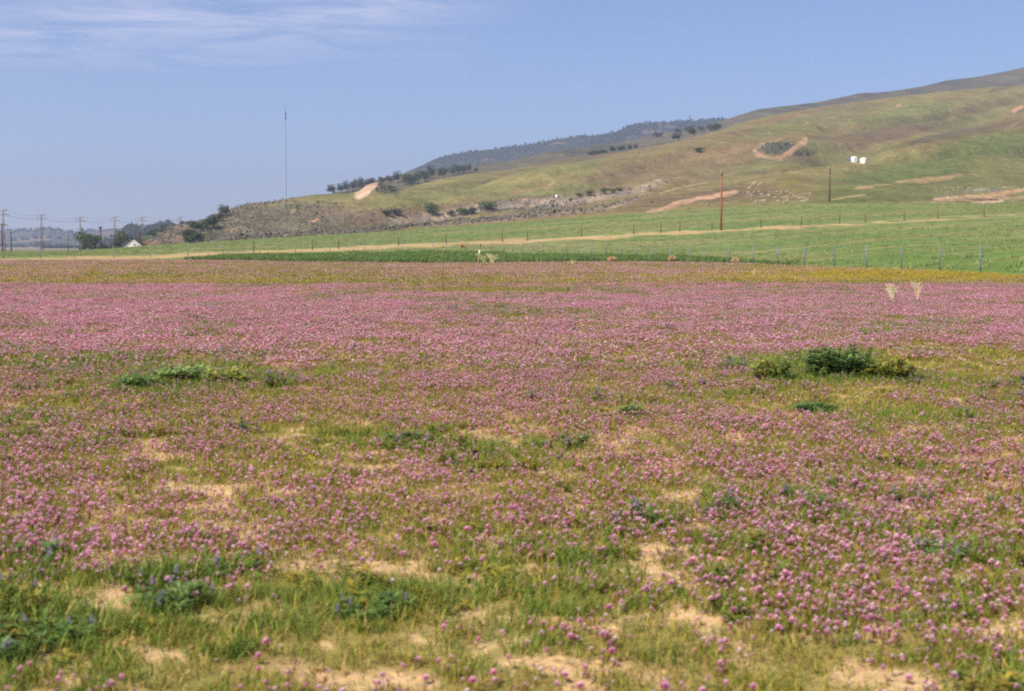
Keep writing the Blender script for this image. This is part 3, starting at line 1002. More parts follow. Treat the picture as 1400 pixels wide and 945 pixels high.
flower_col = protos("owl_clover",
                    [clover_clump(80 + i, 11, .19, .02, .075, .0098, .0120, 3, 7) for i in range(5)]
                    + [clover_clump(90 + i, 21, .30, .025, .09, .0118, .014, 3, 5) for i in range(4)]
                    + [clover_clump(100 + i, 24, .5, .06, .145, .0155, .019, 2, 5) for i in range(4)], M_flower)
gold_col = protos("goldfields", [gold_clump(110 + i, 14, .22, .05, .11, .008) for i in range(2)] + [gold_clump(115 + i, 26, .5, .09, .15, .014) for i in range(3)], M_flower)

grass, forbs, flowers, gold = Gather(), Gather(), Gather(), Gather()
for band, (y0, y1, dg, gb, gk, df, fb, fk) in enumerate([(3.6, 17, 130, 0, 4, 74, 0, 5), (17, 58, 48, 4, 3, 22, 5, 4), (58, 160, 9.5, 7, 3, 3.6, 9, 4)]):
    um = (.7, .5, .46)[band]
    X, Y = sample_field(y0, y1, dg, um)
    pk, gr, so, go, px_, py_ = maps(X, Y)
    keep = rng.random(len(X)) < np.clip(0.9 + .4 * gr - 0.95 * np.clip(so, 0, 1), .10, 1)
    if band == 2:
        keep[:] = True
    X, Y, gr, so = X[keep], Y[keep], gr[keep], so[keep]
    sc = rng.uniform(.6, 1.15, len(X)) * (1 + .5 * np.clip(gr, 0, 1)) * (1 - .35 * np.clip(so, 0, 1))
    Z = meadow_z(X, Y)
    lush = (rng.random(len(X)) < np.clip(gr * 1.1 + .05, 0, .8)) if band < 2 else np.zeros(len(X), bool)
    grass.add(X[~lush], Y[~lush], Z[~lush], sc[~lush], gb, gk)
    if lush.any():
        grass.add(X[lush], Y[lush], Z[lush], sc[lush] * (.75 if band == 0 else 1.15), 10, 2)
    if band == 0:
        X, Y = sample_field(y0, 14, 26, um)
        grass.add(X, Y, meadow_z(X, Y), rng.uniform(.7, 1.3, len(X)), 18, 3, .05)
    # leafy plants
    X, Y = sample_field(y0, y1, (10, 3.5, .4)[band], um)
    pk, gr, so, go, px_, py_ = maps(X, Y)
    blue = fbm(X / 1.2, Y / 1.2, 3, 67)
    keep = rng.random(len(X)) < np.clip(.2 + 1.0 * gr - 1.2 * np.clip(so, 0, 1), .02, 1)
    b = blue > .56
    for sel, base in ((keep & b, 0), (keep & ~b, 3)):
        forbs.add(X[sel], Y[sel], meadow_z(X[sel], Y[sel]), rng.uniform(.7, 1.5, sel.sum()) * (1, 1.1, 1.3)[band], base, 3)
    # flowers
    X, Y = sample_field(y0, y1, df, um)
    pk, gr, so, go, px_, py_ = maps(X, Y)
    keep = rng.random(len(X)) < np.clip(pk, 0.04, 1.15) / 1.15
    X, Y = X[keep], Y[keep]
    flowers.add(X, Y, meadow_z(X, Y), rng.uniform(.85, 1.2, len(X)), fb, fk, .1)
    # goldfields
    X, Y = sample_field(y0, y1, (1.2, 5, 4.5)[band])
    pk, gr, so, go, px_, py_ = maps(X, Y)
    keep = rng.random(len(X)) < np.clip(go, .03 if band else .08, 1)
    X, Y = X[keep], Y[keep]
    gold.add(X, Y, meadow_z(X, Y), rng.uniform(.8, 1.2, len(X)), 2 if band == 2 else 0, 3 if band == 2 else 2, .1)
# rank grass behind the meadow and tufts over the pasture
n = 60000
u = rng.uniform(-.46, .46, n)
p_ = px_of_u(u)
e_, g_, c_ = edge_Y(p_), strip_Y(p_), top_Y(p_)
Y = np.sqrt(rng.uniform(50 ** 2, 440 ** 2, n))
ok = (Y > e_ + .3) & (Y < c_ - 4)
u, Y, p_, e_, g_ = u[ok], Y[ok], p_[ok], e_[ok], g_[ok]
Z = pasture_z(u, Y)
qx, qy = project(u * Y, Y, Z)
rank = (qy > np.interp(qx, [170, 300, 350, 500, 640, 800, 900, 1000, 1100], [363, 353.5, 351.5, 347, 345.5, 350, 354, 357, 362]) + (fbm(u * Y / 7, Y / 7, 3, 73) - .5) * 9) & (qx > 170) & (qx < 1090) & (Y < g_ - 8)
onstrip = np.abs(qy - strip_py(qx)) < 3.6
grass.add((u * Y)[rank], Y[rank], Z[rank], rng.uniform(.7, 1.3, rank.sum()), 12, 3)
rest = ~rank & ~onstrip & (rng.random(len(u)) < .3)
grass.add((u * Y)[rest], Y[rest], Z[rest], rng.uniform(.5, 1.2, rest.sum()), 15, 3)
n = 16000
u = rng.uniform(lat(200, HZ), lat(1000, HZ), n)
p_ = px_of_u(u)
Y = edge_Y(p_) + .3 + rng.random(n) * 40
Z = pasture_z(u, Y)
qx, qy = project(u * Y, Y, Z)
rank = (qy > np.interp(qx, [170, 300, 350, 500, 640, 800, 900, 1000, 1100], [363, 353.5, 351.5, 347, 345.5, 350, 354, 357, 362]) + (fbm(u * Y / 7, Y / 7, 3, 73) - .5) * 9) & (qx > 170) & (rng.random(n) < sstep(.36, .5, fbm(u * Y / 5, Y / 5, 3, 74)))
grass.add((u * Y)[rank], Y[rank], Z[rank], rng.uniform(.8, 1.4, rank.sum()), 12, 3)

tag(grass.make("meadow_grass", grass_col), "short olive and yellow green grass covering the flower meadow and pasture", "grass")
tag(forbs.make("meadow_forbs", forb_col), "low leafy green plants mixed among the grass and pink flowers", "ground cover")
tag(flowers.make("pink_wildflowers", flower_col), "pink and mauve wildflowers carpeting the meadow", "wildflowers")
tag(gold.make("yellow_wildflowers", gold_col), "small golden yellow wildflowers in bands at the meadow's far edge", "wildflowers")


# ------------------------------------------------------------------ scrub, woods and trees
def leaf_ball(seed, n, size, lobes, pal, flat=.75, low=0.0):
    r = np.random.default_rng(seed)
    mb = MB()
    cs = []
    for _ in range(lobes):
        a, q = r.uniform(0, 6.28), .33 * math.sqrt(r.random())
        cs.append((q * math.cos(a), q * math.sin(a), low + (1 - low) * r.uniform(.25, .72), r.uniform(.17, .28)))
    for k in range(n):
        cx, cyy, cz, cr = cs[r.integers(lobes)]
        d = r.normal(size=3)
        d /= np.linalg.norm(d)
        p = np.array([cx, cyy, cz]) + d * cr * r.uniform(.55, 1.05) * np.array([1, 1, flat])
        if p[2] < low * .8:
            continue
        nn = d + r.normal(size=3) * .7
        nn /= np.linalg.norm(nn)
        a = np.cross(nn, r.normal(size=3))
        a /= np.linalg.norm(a)
        b = np.cross(nn, a)
        s_ = size * r.uniform(.6, 1.3)
        c = np.array(pal[r.integers(len(pal))]) * r.uniform(.7, 1.3)
        mb.add([p - a * s_, p - b * s_ * .6, p + a * s_, p + b * s_ * .6], [(0, 1, 2, 3)], c)
    return mb


SAGE = [A(162, 156, 138), A(146, 146, 122), A(174, 160, 146), A(186, 174, 164)]
DARK = [A(76, 90, 60), A(88, 102, 68), A(68, 82, 60)]
FRESH = [A(100, 128, 66), A(114, 140, 74), A(88, 114, 60)]
scrub_col = protos("sage_bush", [leaf_ball(300 + i, 80, .13, 5, [SAGE[i], SAGE[(i + 1) % 4]], .8) for i in range(4)]
                   + [leaf_ball(310 + i, 90, .13, 5, DARK, .8) for i in range(2)], M_leaf)
scr = Gather()
n = 60000
vis = np.argwhere((hx > -60) & (hx < 1460))
pick = vis[rng.integers(0, len(vis), n)]
a_, b_ = pick[:, 0], pick[:, 1]
lm, sm = lil_m[a_, b_], scrub_m[a_, b_]
kn = (ell(hx[a_, b_], hy[a_, b_], 1060, 203, 26, 9, 4) < 1) | (ell(hx[a_, b_], hy[a_, b_], 1100, 210, 20, 5, 8) < 1) | (ell(hx[a_, b_], hy[a_, b_], 528, 257, 15, 8) < 1)
kn &= seg_dist(hx[a_, b_], hy[a_, b_], [(1068, 215), (1080, 208), (1101, 193)]) > 4
kn &= seg_dist(hx[a_, b_], hy[a_, b_], [(1030, 205), (1038, 212), (1052, 216.5), (1072, 216)]) > 3.5
pr = np.maximum(np.maximum(lm * .4, sm * .5), kn * 1.0)
pr = np.maximum(pr, .003)
pr = np.maximum(pr, .5 * sstep(268, 250, hx[a_, b_]) * sstep(198, 212, hx[a_, b_]) * sstep(335, 328, hy[a_, b_]))
ok = rng.random(n) < pr
a_, b_, kn, sm = a_[ok], b_[ok], kn[ok], sm[ok]
X = Xh[a_, b_] + rng.uniform(-2, 2, len(a_))
Y = Yh[a_, b_] + rng.uniform(-2, 2, len(a_))
Z = Zh[a_, b_] - .1
sc = rng.uniform(.7, 1.9, len(a_))
dk = (kn & (rng.random(len(a_)) < .4)) | (rng.random(len(a_)) < .05)
scr.add(X[~dk], Y[~dk], Z[~dk], sc[~dk], 0, 4, .05)
scr.add(X[dk], Y[dk], Z[dk], sc[dk] * 1.2, 4, 2, .05)
tag(scr.make("sage_scrub", scrub_col), "grey green sage scrub covering the lower left hillside", "scrub")

wood_col = protos("wood_crown", [leaf_ball(320 + i, 150, .13, 7, DARK, .9) for i in range(3)], M_leaf)
wd_ = Gather()


def woods(rg, n, cond, s0, s1):
    X_, Y_, Z_, vx, vy = rg
    k = np.argwhere((vx > -80) & (vx < 1480))
    k = k[rng.integers(0, len(k), n)]
    i, j = k[:, 0], k[:, 1]
    m_ = rng.random(n) < cond(vx[i, j], vy[i, j], X_[i, j], Y_[i, j])
    i, j = i[m_], j[m_]
    wd_.add(X_[i, j] + rng.uniform(-6, 6, len(i)), Y_[i, j] + rng.uniform(-6, 6, len(i)), Z_[i, j] - .8, rng.uniform(s0, s1, len(i)), 0, 3, .03)


woods(r3, 9500, lambda x, y, X, Y: .25 + .75 * sstep(.42, .58, fbm(X / 260, Y / 500, 3, 401)), 4, 9)
woods(r3, 3200, lambda x, y, X, Y: (ell(x, y, 850, 187, 48, 6, 10) < 1) * 1.0, 7, 12)
woods(r4, 2600, lambda x, y, X, Y: sstep(.48, .6, fbm(X / 300, Y / 600, 3, 403)), 8, 15)
woods(r5, 2200, lambda x, y, X, Y: .9 + 0 * x, 4, 7)
woods(r6, 300, lambda x, y, X, Y: sstep(.5, .6, fbm(X / 40, Y / 60, 3, 405)), 3, 6)
tag(wd_.make("far_woods", wood_col), "hazy blue green woods covering the far ridge and distant hills", "woods")


def tree_proto(name, label, cat, seed, pal, low, group, lobes=9, n=520, size=.055):
    t_ = thing(name, label, cat, group=group)
    r = random.Random(seed)
    mb = MB()
    hgt = .35 + low * .5
    mb.tube([(0, 0, -.05), (.01, 0, hgt * .5), (.0, .01, hgt)], [.035, .028, .02], 7)
    for k in range(5):
        a = k * 1.257 + r.uniform(-.3, .3)
        d = unit(a)
        q = r.uniform(.18, .3)
        mb.tube([(0, 0, hgt * .6), (d[0] * q * .5, d[1] * q * .5, hgt * .95), (d[0] * q, d[1] * q, .62 + r.uniform(-.08, .1))], [.02, .014, .006], 5)
    mb.build("trunk", M_bark, t_)
    leaf_ball(seed, n, size, lobes, pal, .95, low).build("crown", M_leaf, t_)
    return t_


used = {}


def plant_tree(kind, loc, h, wide, label, group):
    p = used.get(kind)
    if p is None:
        spec = {'dark_oak': (DARK, .12), 'dark_oak2': (DARK, .12), 'fresh': (FRESH, .2), 'fresh2': (FRESH + DARK[:1], .2), 'shrub': (FRESH[:2] + DARK[1:2], 0.0), 'grey': ([A(110, 116, 80), A(96, 104, 72)], 0.0)}[kind]
        nm, cat = (('shrub', 'shrub') if kind in ('shrub', 'grey') else ('tree', 'tree'))
        p = used[kind] = tree_proto({'dark_oak': 'oak_tree', 'dark_oak2': 'oak_tree', 'fresh': 'valley_tree', 'fresh2': 'valley_tree', 'shrub': 'round_shrub', 'grey': 'round_shrub'}[kind], label, cat, 500 + len(used), spec[0], spec[1], group)
        p.location = loc
        p.rotation_euler.z = rng.uniform(0, 6.28)
        p.scale = (wide, wide, h)
        return p
    return dup(p, label, loc, rng.uniform(0, 6.28), (wide, wide, h), group)


def on_ridge(rg, px, py):
    X_, Y_, Z_, vx, vy = rg
    i = np.unravel_index(np.argmin((vx - px) ** 2 + ((vy - py) * 1.5) ** 2), vx.shape)
    return float(X_[i]), float(Y_[i]), float(Z_[i])


def on_crest(px, py=None):
    j = int(np.argmin(np.abs(hpx - px)))
    return float(Xh[-1, j]), float(Yh[-1, j]), float(Zh[-1, j])


def put(kind, px, py_base, hpx_, wpx, label, group, where):
    if where is None:
        loc = on_hill(px, py_base)
    elif where == 'crest':
        loc = on_crest(px)
    elif isinstance(where, (int, float)):
        loc = (float(lat(px, py_base)) * where, where, CAM_H + where * float(tan_e(py_base)))
    else:
        loc = on_ridge(where, px, py_base)
    s_ = loc[1] / F
    return plant_tree(kind, (loc[0], loc[1], loc[2] - .02 * hpx_ * s_), hpx_ * s_ * (1.45 if 'crest' in label or 'gully' in label else 1.22), wpx * s_ * (1.55 if 'crest' in label or 'gully' in label else 1.3), label, group)


# dark trees running down the gully at the left end of the spur
g1 = "dark trees down the gully on the spur's left end"
for px, py, h, w_, lab in [
    (303, 296, 12, 17, "dark round tree topmost in the gully, standing out on the skyline of the spur"),
    (296, 303, 10, 13, "dark tree just below the topmost tree of the gully"),
    (283, 313, 13, 17, "broad dark tree halfway up the gully beside the bare slope"),
    (291, 311, 10, 12, "small dark tree on the right edge of the gully, halfway up"),
    (268, 317, 13, 15, "dark tree on the left edge of the gully, against the brown slope"),
    (275, 321, 12, 16, "dark tree in the middle of the gully below the halfway tree"),
    (281, 324, 12, 14, "dark tree low in the gully next to the scrubby slope"),
    (262, 327, 12, 18, "large dark tree near the foot of the gully"),
    (251, 331, 11, 10, "dark tree at the left foot of the gully"),
    (270, 332, 12, 14, "dark tree at the right foot of the gully")]:
    put('dark_oak' if px % 2 else 'dark_oak2', px, py, h, w_, lab, g1, None)
put('fresh', 259, 333.5, 9, 17, "brighter green bushy tree at the very foot of the gully", g1, None)
# trees on the crest left and right of the sand cut
g2 = "dark trees along the crest by the sand cut"
for px, py, h, w_, lab in [
    (457, 266, 10, 13, "round dark tree at the left end of the crest row"),
    (467, 264.5, 10, 10, "dark tree second from the left end of the crest row"),
    (475, 264, 12, 10, "dark tree third from the left end of the crest row"),
    (483, 263, 13, 11, "tall dark tree in the crest row just left of the sand cut's foot"),
    (491, 262, 14, 10, "dark tree in the crest row right behind the sand cut"),
    (497, 258, 12, 9, "dark tree rising over the middle of the sand cut"),
    (504, 256, 13, 14, "round crowned dark tree rising above the top of the sand cut")]:
    put('dark_oak' if px % 2 else 'dark_oak2', px, py, h, w_, lab, g2, r2)
g3 = "dark trees in the row right of the scrub mound"
row3 = [(524, 252, 9, 8), (533, 251, 8, 8), (545, 250, 12, 11), (554, 253, 13, 11), (562, 256, 15, 11), (571, 252, 13, 11), (580, 249, 13, 11), (590, 245, 15, 9), (599, 244, 10, 9), (608, 242, 11, 12), (617, 240, 9, 9),
        (626, 238, 11, 10), (634, 237, 10, 9), (641, 236, 9, 8), (651, 236, 5, 6)]
ordn = ["first", "second", "third", "fourth", "fifth", "sixth", "seventh", "eighth", "ninth", "tenth", "eleventh", "twelfth", "thirteenth", "fourteenth", "last and smallest"]
for (px, py, h, w_), o_ in zip(row3, ordn):
    put('dark_oak' if int(px) % 2 else 'dark_oak2', px, py, h, w_, "dark tree, %s rightwards from the scrub mound in the crest row" % o_, g3, r2)
# green shrubs on the mid slope
g4 = "green shrubs on the grassy mid slope"
for k, px, py, h, w_, lab in [
    ('grey', 527, 294, 8, 16, "grey green shrub at the left end of the mid slope shrubs"),
    ('grey', 541, 294, 10, 18, "wider grey green shrub touching the leftmost mid slope shrub"),
    ('shrub', 591, 296, 17, 17, "upright green shrub standing alone on the mid slope"),
    ('grey', 618, 296, 8, 13, "low grey green shrub right of the upright lone shrub"),
    ('grey', 632, 294, 12, 18, "spreading grey green shrub left of the bright round shrub"),
    ('grey', 646, 292, 10, 14, "grey green shrub tucked against the bright round shrub"),
    ('shrub', 668, 289, 13, 26, "bright green round shrub above the short thick post")]:
    put(k, px, py, h, w_, lab, g4, None)
g5 = "small green bushes in a row above the grey sage belt"
for px, py, h, w_, lab in [(792, 270, 6, 10, "small green bush at the left end of the row above the sage belt"), (806, 267.5, 8, 13, "wide green bush second in the row above the sage belt"),
                           (826, 265.5, 9, 11, "tallest green bush, third in the row above the sage belt"), (838, 264.5, 7, 10, "green bush fourth in the row above the sage belt"),
                           (848, 261.5, 5, 10, "low green bush at the right end of the row above the sage belt")]:
    put('shrub', px, py, h, w_, lab, g5, None)
g6 = "dark bushes in a line along the back slope"
for i, (px, h, w_) in enumerate([(806, 4, 10), (814, 5, 11), (824, 5, 11), (836.5, 7, 8), (847.5, 6, 10), (861, 5, 8), (869, 5, 6)]):
    lab = ["leftmost low dark bush of the line on the back slope", "second dark bush of the line on the back slope", "third dark bush of the line on the back slope",
           "upright dark bush in the middle of the line on the back slope", "fifth dark bush of the line on the back slope", "sixth dark bush of the line on the back slope",
           "rightmost tiny dark bush of the line on the back slope"][i]
    py = float(np.interp(px, [800, 880], [210.5, 202]))
    put('dark_oak', px, py, h * 1.2, w_, lab, g6, 'crest')
g7 = "dark trees where the far ridge meets the hill"
for px, py, h, w_, lab in [(898, 188, 7, 14, "dark bushy tree alone left of the group under the ridge"), (925, 194, 7, 14, "wide dark tree on the crest lowest of its group"),
                           (927, 182, 5, 9, "small dark tree up behind the wide crest tree"), (941, 180, 6, 10, "grey green tree left of the tallest ridge tree"), (947, 188, 13, 13, "tallest dark tree of the group under the ridge"),
                           (958, 180, 7, 11, "dark tree right of the tallest ridge tree"), (971, 181, 10, 15, "broad dark tree near the right end of the group"), (978, 178, 10, 9, "dark tree at the right end of the ridge group")]:
    put('dark_oak' if px % 2 else 'dark_oak2', px, py, h, w_, lab, g7, 'crest' if px in (925, 947, 971, 978) else r2)
put('grey', 957, 208, 6, 14, "low dark bush alone on the bare upper hillside", None, None)
# valley trees by the house
g8 = "trees by the white farmhouse"
for k, px, py, h, w_, lab, d_ in [
    ('fresh', 116, 343, 24, 22, "large green tree left of the brown pole, at the left of the farm", 640), ('fresh2', 130, 342, 19, 22, "green tree in front of the brown pole", 655),
    ('dark_oak', 118, 344, 13, 9, "dark shrubby tree at the foot of the large left tree", 625), ('fresh2', 164, 341, 22, 20, "rounded green tree just left of the white house", 690),
    ('dark_oak2', 158, 342, 14, 12, "darker tree beneath the rounded tree by the house", 670), ('dark_oak', 143, 342, 8, 9, "low dark bush between the brown pole and the house trees", 650),
    ('grey', 152, 342, 6, 14, "low grey hedge bush left of the house trees", 655), ('grey', 213, 338, 9, 16, "olive bush right of the white house", 720), ('dark_oak2', 222, 336, 5, 8, "small dark bush right of the olive bush", 700)]:
    put(k, px, py, h, w_, lab, g8, d_)
for i, (px, h, w_) in enumerate([(221, 8, 8), (230, 10, 9)]):
    put('dark_oak2', px, 310, h, w_, ["shorter left one of two trees on the wooded rise skyline", "taller right one of two trees on the wooded rise skyline"][i], "skyline trees on the wooded rise", r5)


# ------------------------------------------------------------------ plants of the meadow that stand out
def meadow_plant(label, cat, px, py_base, w_px, h_px, seed, pal, leaf, group, blooms=0, bc=None, stems=34):
    X_, Y_ = flat_point(px, py_base)
    X_, Y_ = float(X_), float(Y_)
    s_ = Y_ / F
    z_ = float(meadow_z(np.array([X_]), np.array([Y_]))[0])
    t_ = thing("leafy_plant" if not blooms else "lupine_plant", label, cat, (X_, Y_, z_), 0, group)
    a_, f_ = forb(seed, stems, w_px * s_ * (.7 if blooms else .55), h_px * s_ * (.85 if blooms else 1.3), pal, leaf, blooms, bc)
    a_.build("foliage", M_plant, t_)
    if blooms:
        for f1 in f_:
            f1.build("flower_spike", M_flower, t_)
    return t_


LUP = A(190, 176, 196)
gm = "leafy plants standing out in the meadow"
DK = [A(114, 142, 76, 1.1), A(128, 154, 82, 1.1), A(146, 164, 98, 1.1)]
YG = [A(166, 170, 70, 1.2), A(150, 158, 70, 1.2), A(190, 178, 80, 1.2)]
BG = [A(112, 144, 78, 1.2), A(98, 130, 64, 1.2), A(110, 136, 60, 1.2)]
meadow_plant("largest dark green plant in the meadow, at right among yellow green growth", "plant", 1148, 519, 88, 42, 700, DK, .13, gm, stems=80)
meadow_plant("dark plant half merged with the largest plant, on its right", "plant", 1178, 522, 46, 24, 701, DK + YG, .10, gm)
meadow_plant("yellow green plant right of the largest dark plant", "plant", 1222, 524, 55, 30, 702, YG, .10, gm)
meadow_plant("pale green plant left of the largest dark plant", "plant", 1060, 524, 60, 28, 703, YG + BG[:1], .10, gm)
meadow_plant("low blue green plant in front of the largest dark plant", "plant", 1115, 568, 55, 12, 704, BG, .07, gm)
meadow_plant("dark leafy plant on the left side of the meadow among green growth", "plant", 243, 526, 80, 20, 705, DK, .11, gm)
meadow_plant("green plant left of the dark leafy plant at left", "plant", 186, 536, 55, 16, 706, DK + BG, .09, gm)
meadow_plant("green plant right of the dark leafy plant at left", "plant", 305, 528, 60, 18, 707, DK + YG, .09, gm)
meadow_plant("small dark green plant in mid meadow above a sandy patch", "plant", 866, 576, 34, 13, 708, DK, .06, gm)
meadow_plant("blue green lupine clump with violet spikes at the lower left corner", "plant", 40, 890, 130, 50, 709, BG, .045, gm, 6, LUP, 60)
meadow_plant("dark green lupine clump beside a small sandy spot at lower left", "plant", 232, 838, 85, 42, 710, DK + BG, .045, gm, 5, LUP)
meadow_plant("blue green lupine clump at the bottom centre left, beside bare soil", "plant", 505, 846, 80, 34, 711, BG, .045, gm, 4, LUP)
meadow_plant("bluish lupine clump above the sandy patch in mid meadow", "plant", 560, 612, 60, 20, 712, BG, .05, gm, 8, LUP)
meadow_plant("small lupine clump near the bottom right among pink flowers", "plant", 1278, 778, 60, 26, 713, DK + BG, .045, gm, 5, LUP)


def stalks(label, px, py_base, h_px, n, spread, seed, group, col=A(240, 226, 178, 1.2)):
    X_, Y_ = flat_point(px, py_base)
    X_, Y_ = float(X_), float(Y_)
    r = random.Random(seed)
    H = h_px / F * Y_
    mb = MB()
    w_ = max(.005, .00022 * Y_)
    for k in range(n):
        a = r.uniform(-1, 1)
        lean = a * spread
        bend = r.uniform(.1, .5) * (1 if lean > 0 else -1)
        h = H * r.uniform(.65, 1)
        yy = r.uniform(-.3, .3) * spread
        pts = [(a * .06 * H, yy * .1, -.02), (lean * H * .3, yy * H * .3, h * .45), (lean * H * .7, yy * H * .7, h * .85), ((lean + bend * spread) * H, yy * H, h)]
        mb.tube(pts, [w_, w_ * .9, w_ * .7, w_ * .35], 5, col * r.uniform(.8, 1.1))
        for q in range(6):
            t_ = r.uniform(.3, .98)
            p = Vector(pts[1]).lerp(Vector(pts[2]), min(1, t_))
            mb.tube([p, p + Vector((r.uniform(-.12, .12) * H, r.uniform(-.08, .08) * H, r.uniform(.05, .16) * H))], [w_ * .6, w_ * .25], 4, col * r.uniform(.8, 1.05))
    o = mb.build("dry_stalk_plant", M_dry)
    o.location = (X_, Y_, float(meadow_z(np.array([X_]), np.array([Y_]))[0]))
    return tag(o, label, "dry plant", group)


gs = "dry pale stalk plants standing in the meadow"
stalks("thin dry plant with curving stalks next to the marker stake", 663, 363, 18, 4, .55, 1, gs)
stalks("thickest dry plant with white base, right of the curving stalks", 673, 363, 18, 9, .42, 2, gs)
stalks("short dry stalks alone near the fence, right of the marker stake", 783, 363, 9, 5, .5, 3, gs)
stalks("bunch of pale dry stalks at right, standing out of the pink flowers", 1219, 412, 27, 26, .3, 4, gs, A(250, 236, 190, 1.2))
stalks("leaning dry stalks right of the pale bunch", 1254, 412, 32, 10, .26, 5, gs, A(244, 228, 180, 1.2))
stalks("faint dry stalks below the steel posts in the golden band", 1031, 378, 13, 4, .2, 6, gs)
stalks("thin dry stalks at the meadow's right middle, left of the pale bunch", 1035, 407, 14, 5, .45, 7, gs, A(190, 180, 130))


# ------------------------------------------------------------------ tumbleweeds
def tumbleweed(seed):
    r = random.Random(seed)
    mb = MB()
    for k in range(260):
        c = A(232, 190, 140, 1.0) * r.uniform(.7, 1.1)
        d = Vector((r.gauss(0, 1), r.gauss(0, 1), r.gauss(0, 1))).normalized()
        e = d.cross(Vector((r.gauss(0, 1), r.gauss(0, 1), r.gauss(0, 1)))).normalized()
        q = r.uniform(.6, .98)
        p0 = d * .15
        pts = [p0, d * q * .7 + e * .12, d * q + e * .34 * r.uniform(.4, 1)]
        mb.tube([(p.x, p.y, p.z * .8 + .78) for p in pts], [.03, .022, .012], 4, c, False)
    return mb


gt = "brown tumbleweeds caught near the fence"
proto = None
for px, d_, wpx, sq, lab in [(837, 133, 16, .62, "flattened wide tumbleweed at the fence, leftmost by the green field's edge"), (919, 132.5, 13, 1.0, "round tumbleweed at the foot of the fence with a small white spot above"),
                             (1005, 121.5, 13, .85, "tumbleweed on the right side of a steel post"), (632, 238, 12, .75, "dark brown tumbleweed lying below the straw strip")]:
    u_ = float(lat(px, 350))
    z_ = float(pasture_z(np.array([u_]), np.array([d_]))[0]) if d_ > edge_Y(px) else 0.0
    s_ = wpx / F * d_ / 2
    if proto is None:
        proto = tag(tumbleweed(3).build("tumbleweed", M_dry), lab, "tumbleweed", gt)
        o = proto
    else:
        o = dup(proto, lab, (0, 0, 0))
    o.location = (u_ * d_, d_, z_ + (.12 if d_ < 200 else -.03))
    o.scale = (s_, s_, s_ * sq)
    o.rotation_euler.z = px

# ------------------------------------------------------------------ marker stake
X_, Y_ = [float(v) for v in flat_point(653.5, 363)]
t_ = thing("marker_stake", "leaning marker stake with a white band and dark tip at the meadow's far edge", "stake", (X_, Y_, 0))
mb = MB()
mb.tube([(0, 0, -.1), (.11, 0, 1.0)], [.055, .045], 7, A(206, 170, 120))
mb.build("stake", M_wood, t_)
mb = MB()
mb.tube([(.10, 0, .96), (.155, 0, 1.36)], [.075, .07], 8)
mb.build("white_band", M_paint, t_)
mb = MB()
mb.tube([(.155, 0, 1.36), (.22, 0, 1.78)], [.03, .026], 6, A(190, 140, 110))
mb.build("rod", M_wood, t_)
mb = MB()
mb.tube([(.217, 0, 1.72), (.24, 0, 1.96)], [.06, .05], 7)
mb.build("dark_tip", M_steel, t_)
X_, Y_ = [float(v) for v in flat_point(606, 404)]
mb = MB()
mb.tube([(0, 0, -.1), (0.01, 0, 1.52)], [.012, .010], 6)
o = mb.build("thin_rod", M_steel)
o.location = (X_, Y_, float(meadow_z(np.array([X_]), np.array([Y_]))[0]))
tag(o, "thin dark upright rod standing in the pink flowers left of centre", "rod")


# ------------------------------------------------------------------ fences
def tpost():
    mb = MB()
    mb.box((-.045, -.012, -.3), (.045, .012, 1.72))
    mb.box((-.012, .013, -.3), (.012, .07, 1.70))
    for k in range(9):
        mb.box((-.012, -.030, .25 + k * .16), (.012, -.0125, .28 + k * .16))
    return mb


def zat(px, d_):
    u_ = float(lat(px, 345))
    if d_ <= edge_Y(px):
        return u_ * d_, d_, float(meadow_z(np.array([u_ * d_]), np.array([float(d_)]))[0])
    return u_ * d_, d_, float(pasture_z(np.array([u_]), np.array([float(d_)]))[0])


def fence(name, label, posts, post_mb, post_mat, heights, wr, wmat, group=None, wide=1.0):
    pts = [zat(px, d_) for px, d_ in posts]
    t_ = thing(name, label, "fence", pts[0], 0, group)
    me = post_mb.mesh("post", post_mat)
    p0 = Vector(pts[0])
    for i, p in enumerate(pts):
        o = bpy.data.objects.new("post", me)
        C.objects.link(o)
        o.parent = t_
        o.location = Vector(p) - p0
        o.rotation_euler = (rng.normal(0, .012), rng.normal(0, .012), rng.normal(0, .2))
        o.scale = (wide, wide, 1 + rng.normal(0, .03))
    for h in heights:
        mb = MB()
        for a, b in zip(pts[:-1], pts[1:]):
            a, b = Vector(a) - p0, Vector(b) - p0
            up = Vector((0, -.035, h))
            mid = (a + b) / 2 + up - Vector((0, 0, .03))
            mb.tube([a + up, mid, b + up], [wr] * 3, 4, cap=False)
        mb.build("wire", wmat, t_)
    return t_


rp = [(1475, 67.3), (1405, 72.5)] + [(px, 40.4 / ((px - 700) / F + .151)) for px in (1341, 1285, 1233, 1185, 1141, 1100, 1064, 1030, 997, 968, 942, 917, 892, 870)]
rp += [(849, 171), (828, 177), (809, 183), (791, 189), (775, 195), (759, 200), (742, 204), (728, 207), (715, 210), (701, 212), (689, 214)]
fence("wire_fence", "grey steel post wire fence running from right foreground back along the green field", rp, tpost(), M_galv, (.5, .95, 1.35, 1.62), .004, M_galv)
lp = [(672, 215), (637, 216), (592, 215), (549, 214), (499, 213), (451, 212), (404, 211), (355, 208), (305, 205), (257, 201), (205, 193), (155, 184), (102, 175), (55, 172), (5, 170), (-45, 168)]
fence("wire_fence", "grey steel post wire fence crossing the left half in front of the straw strip", lp, tpost(), M_galv, (.5, .95, 1.35, 1.62), .004, M_galv)
mb = MB()
mb.tube([(0, 0, -.4), (.01, 0, .9), (.0, .01, 1.95)], [.085, .08, .075], 8, A(120, 88, 66))
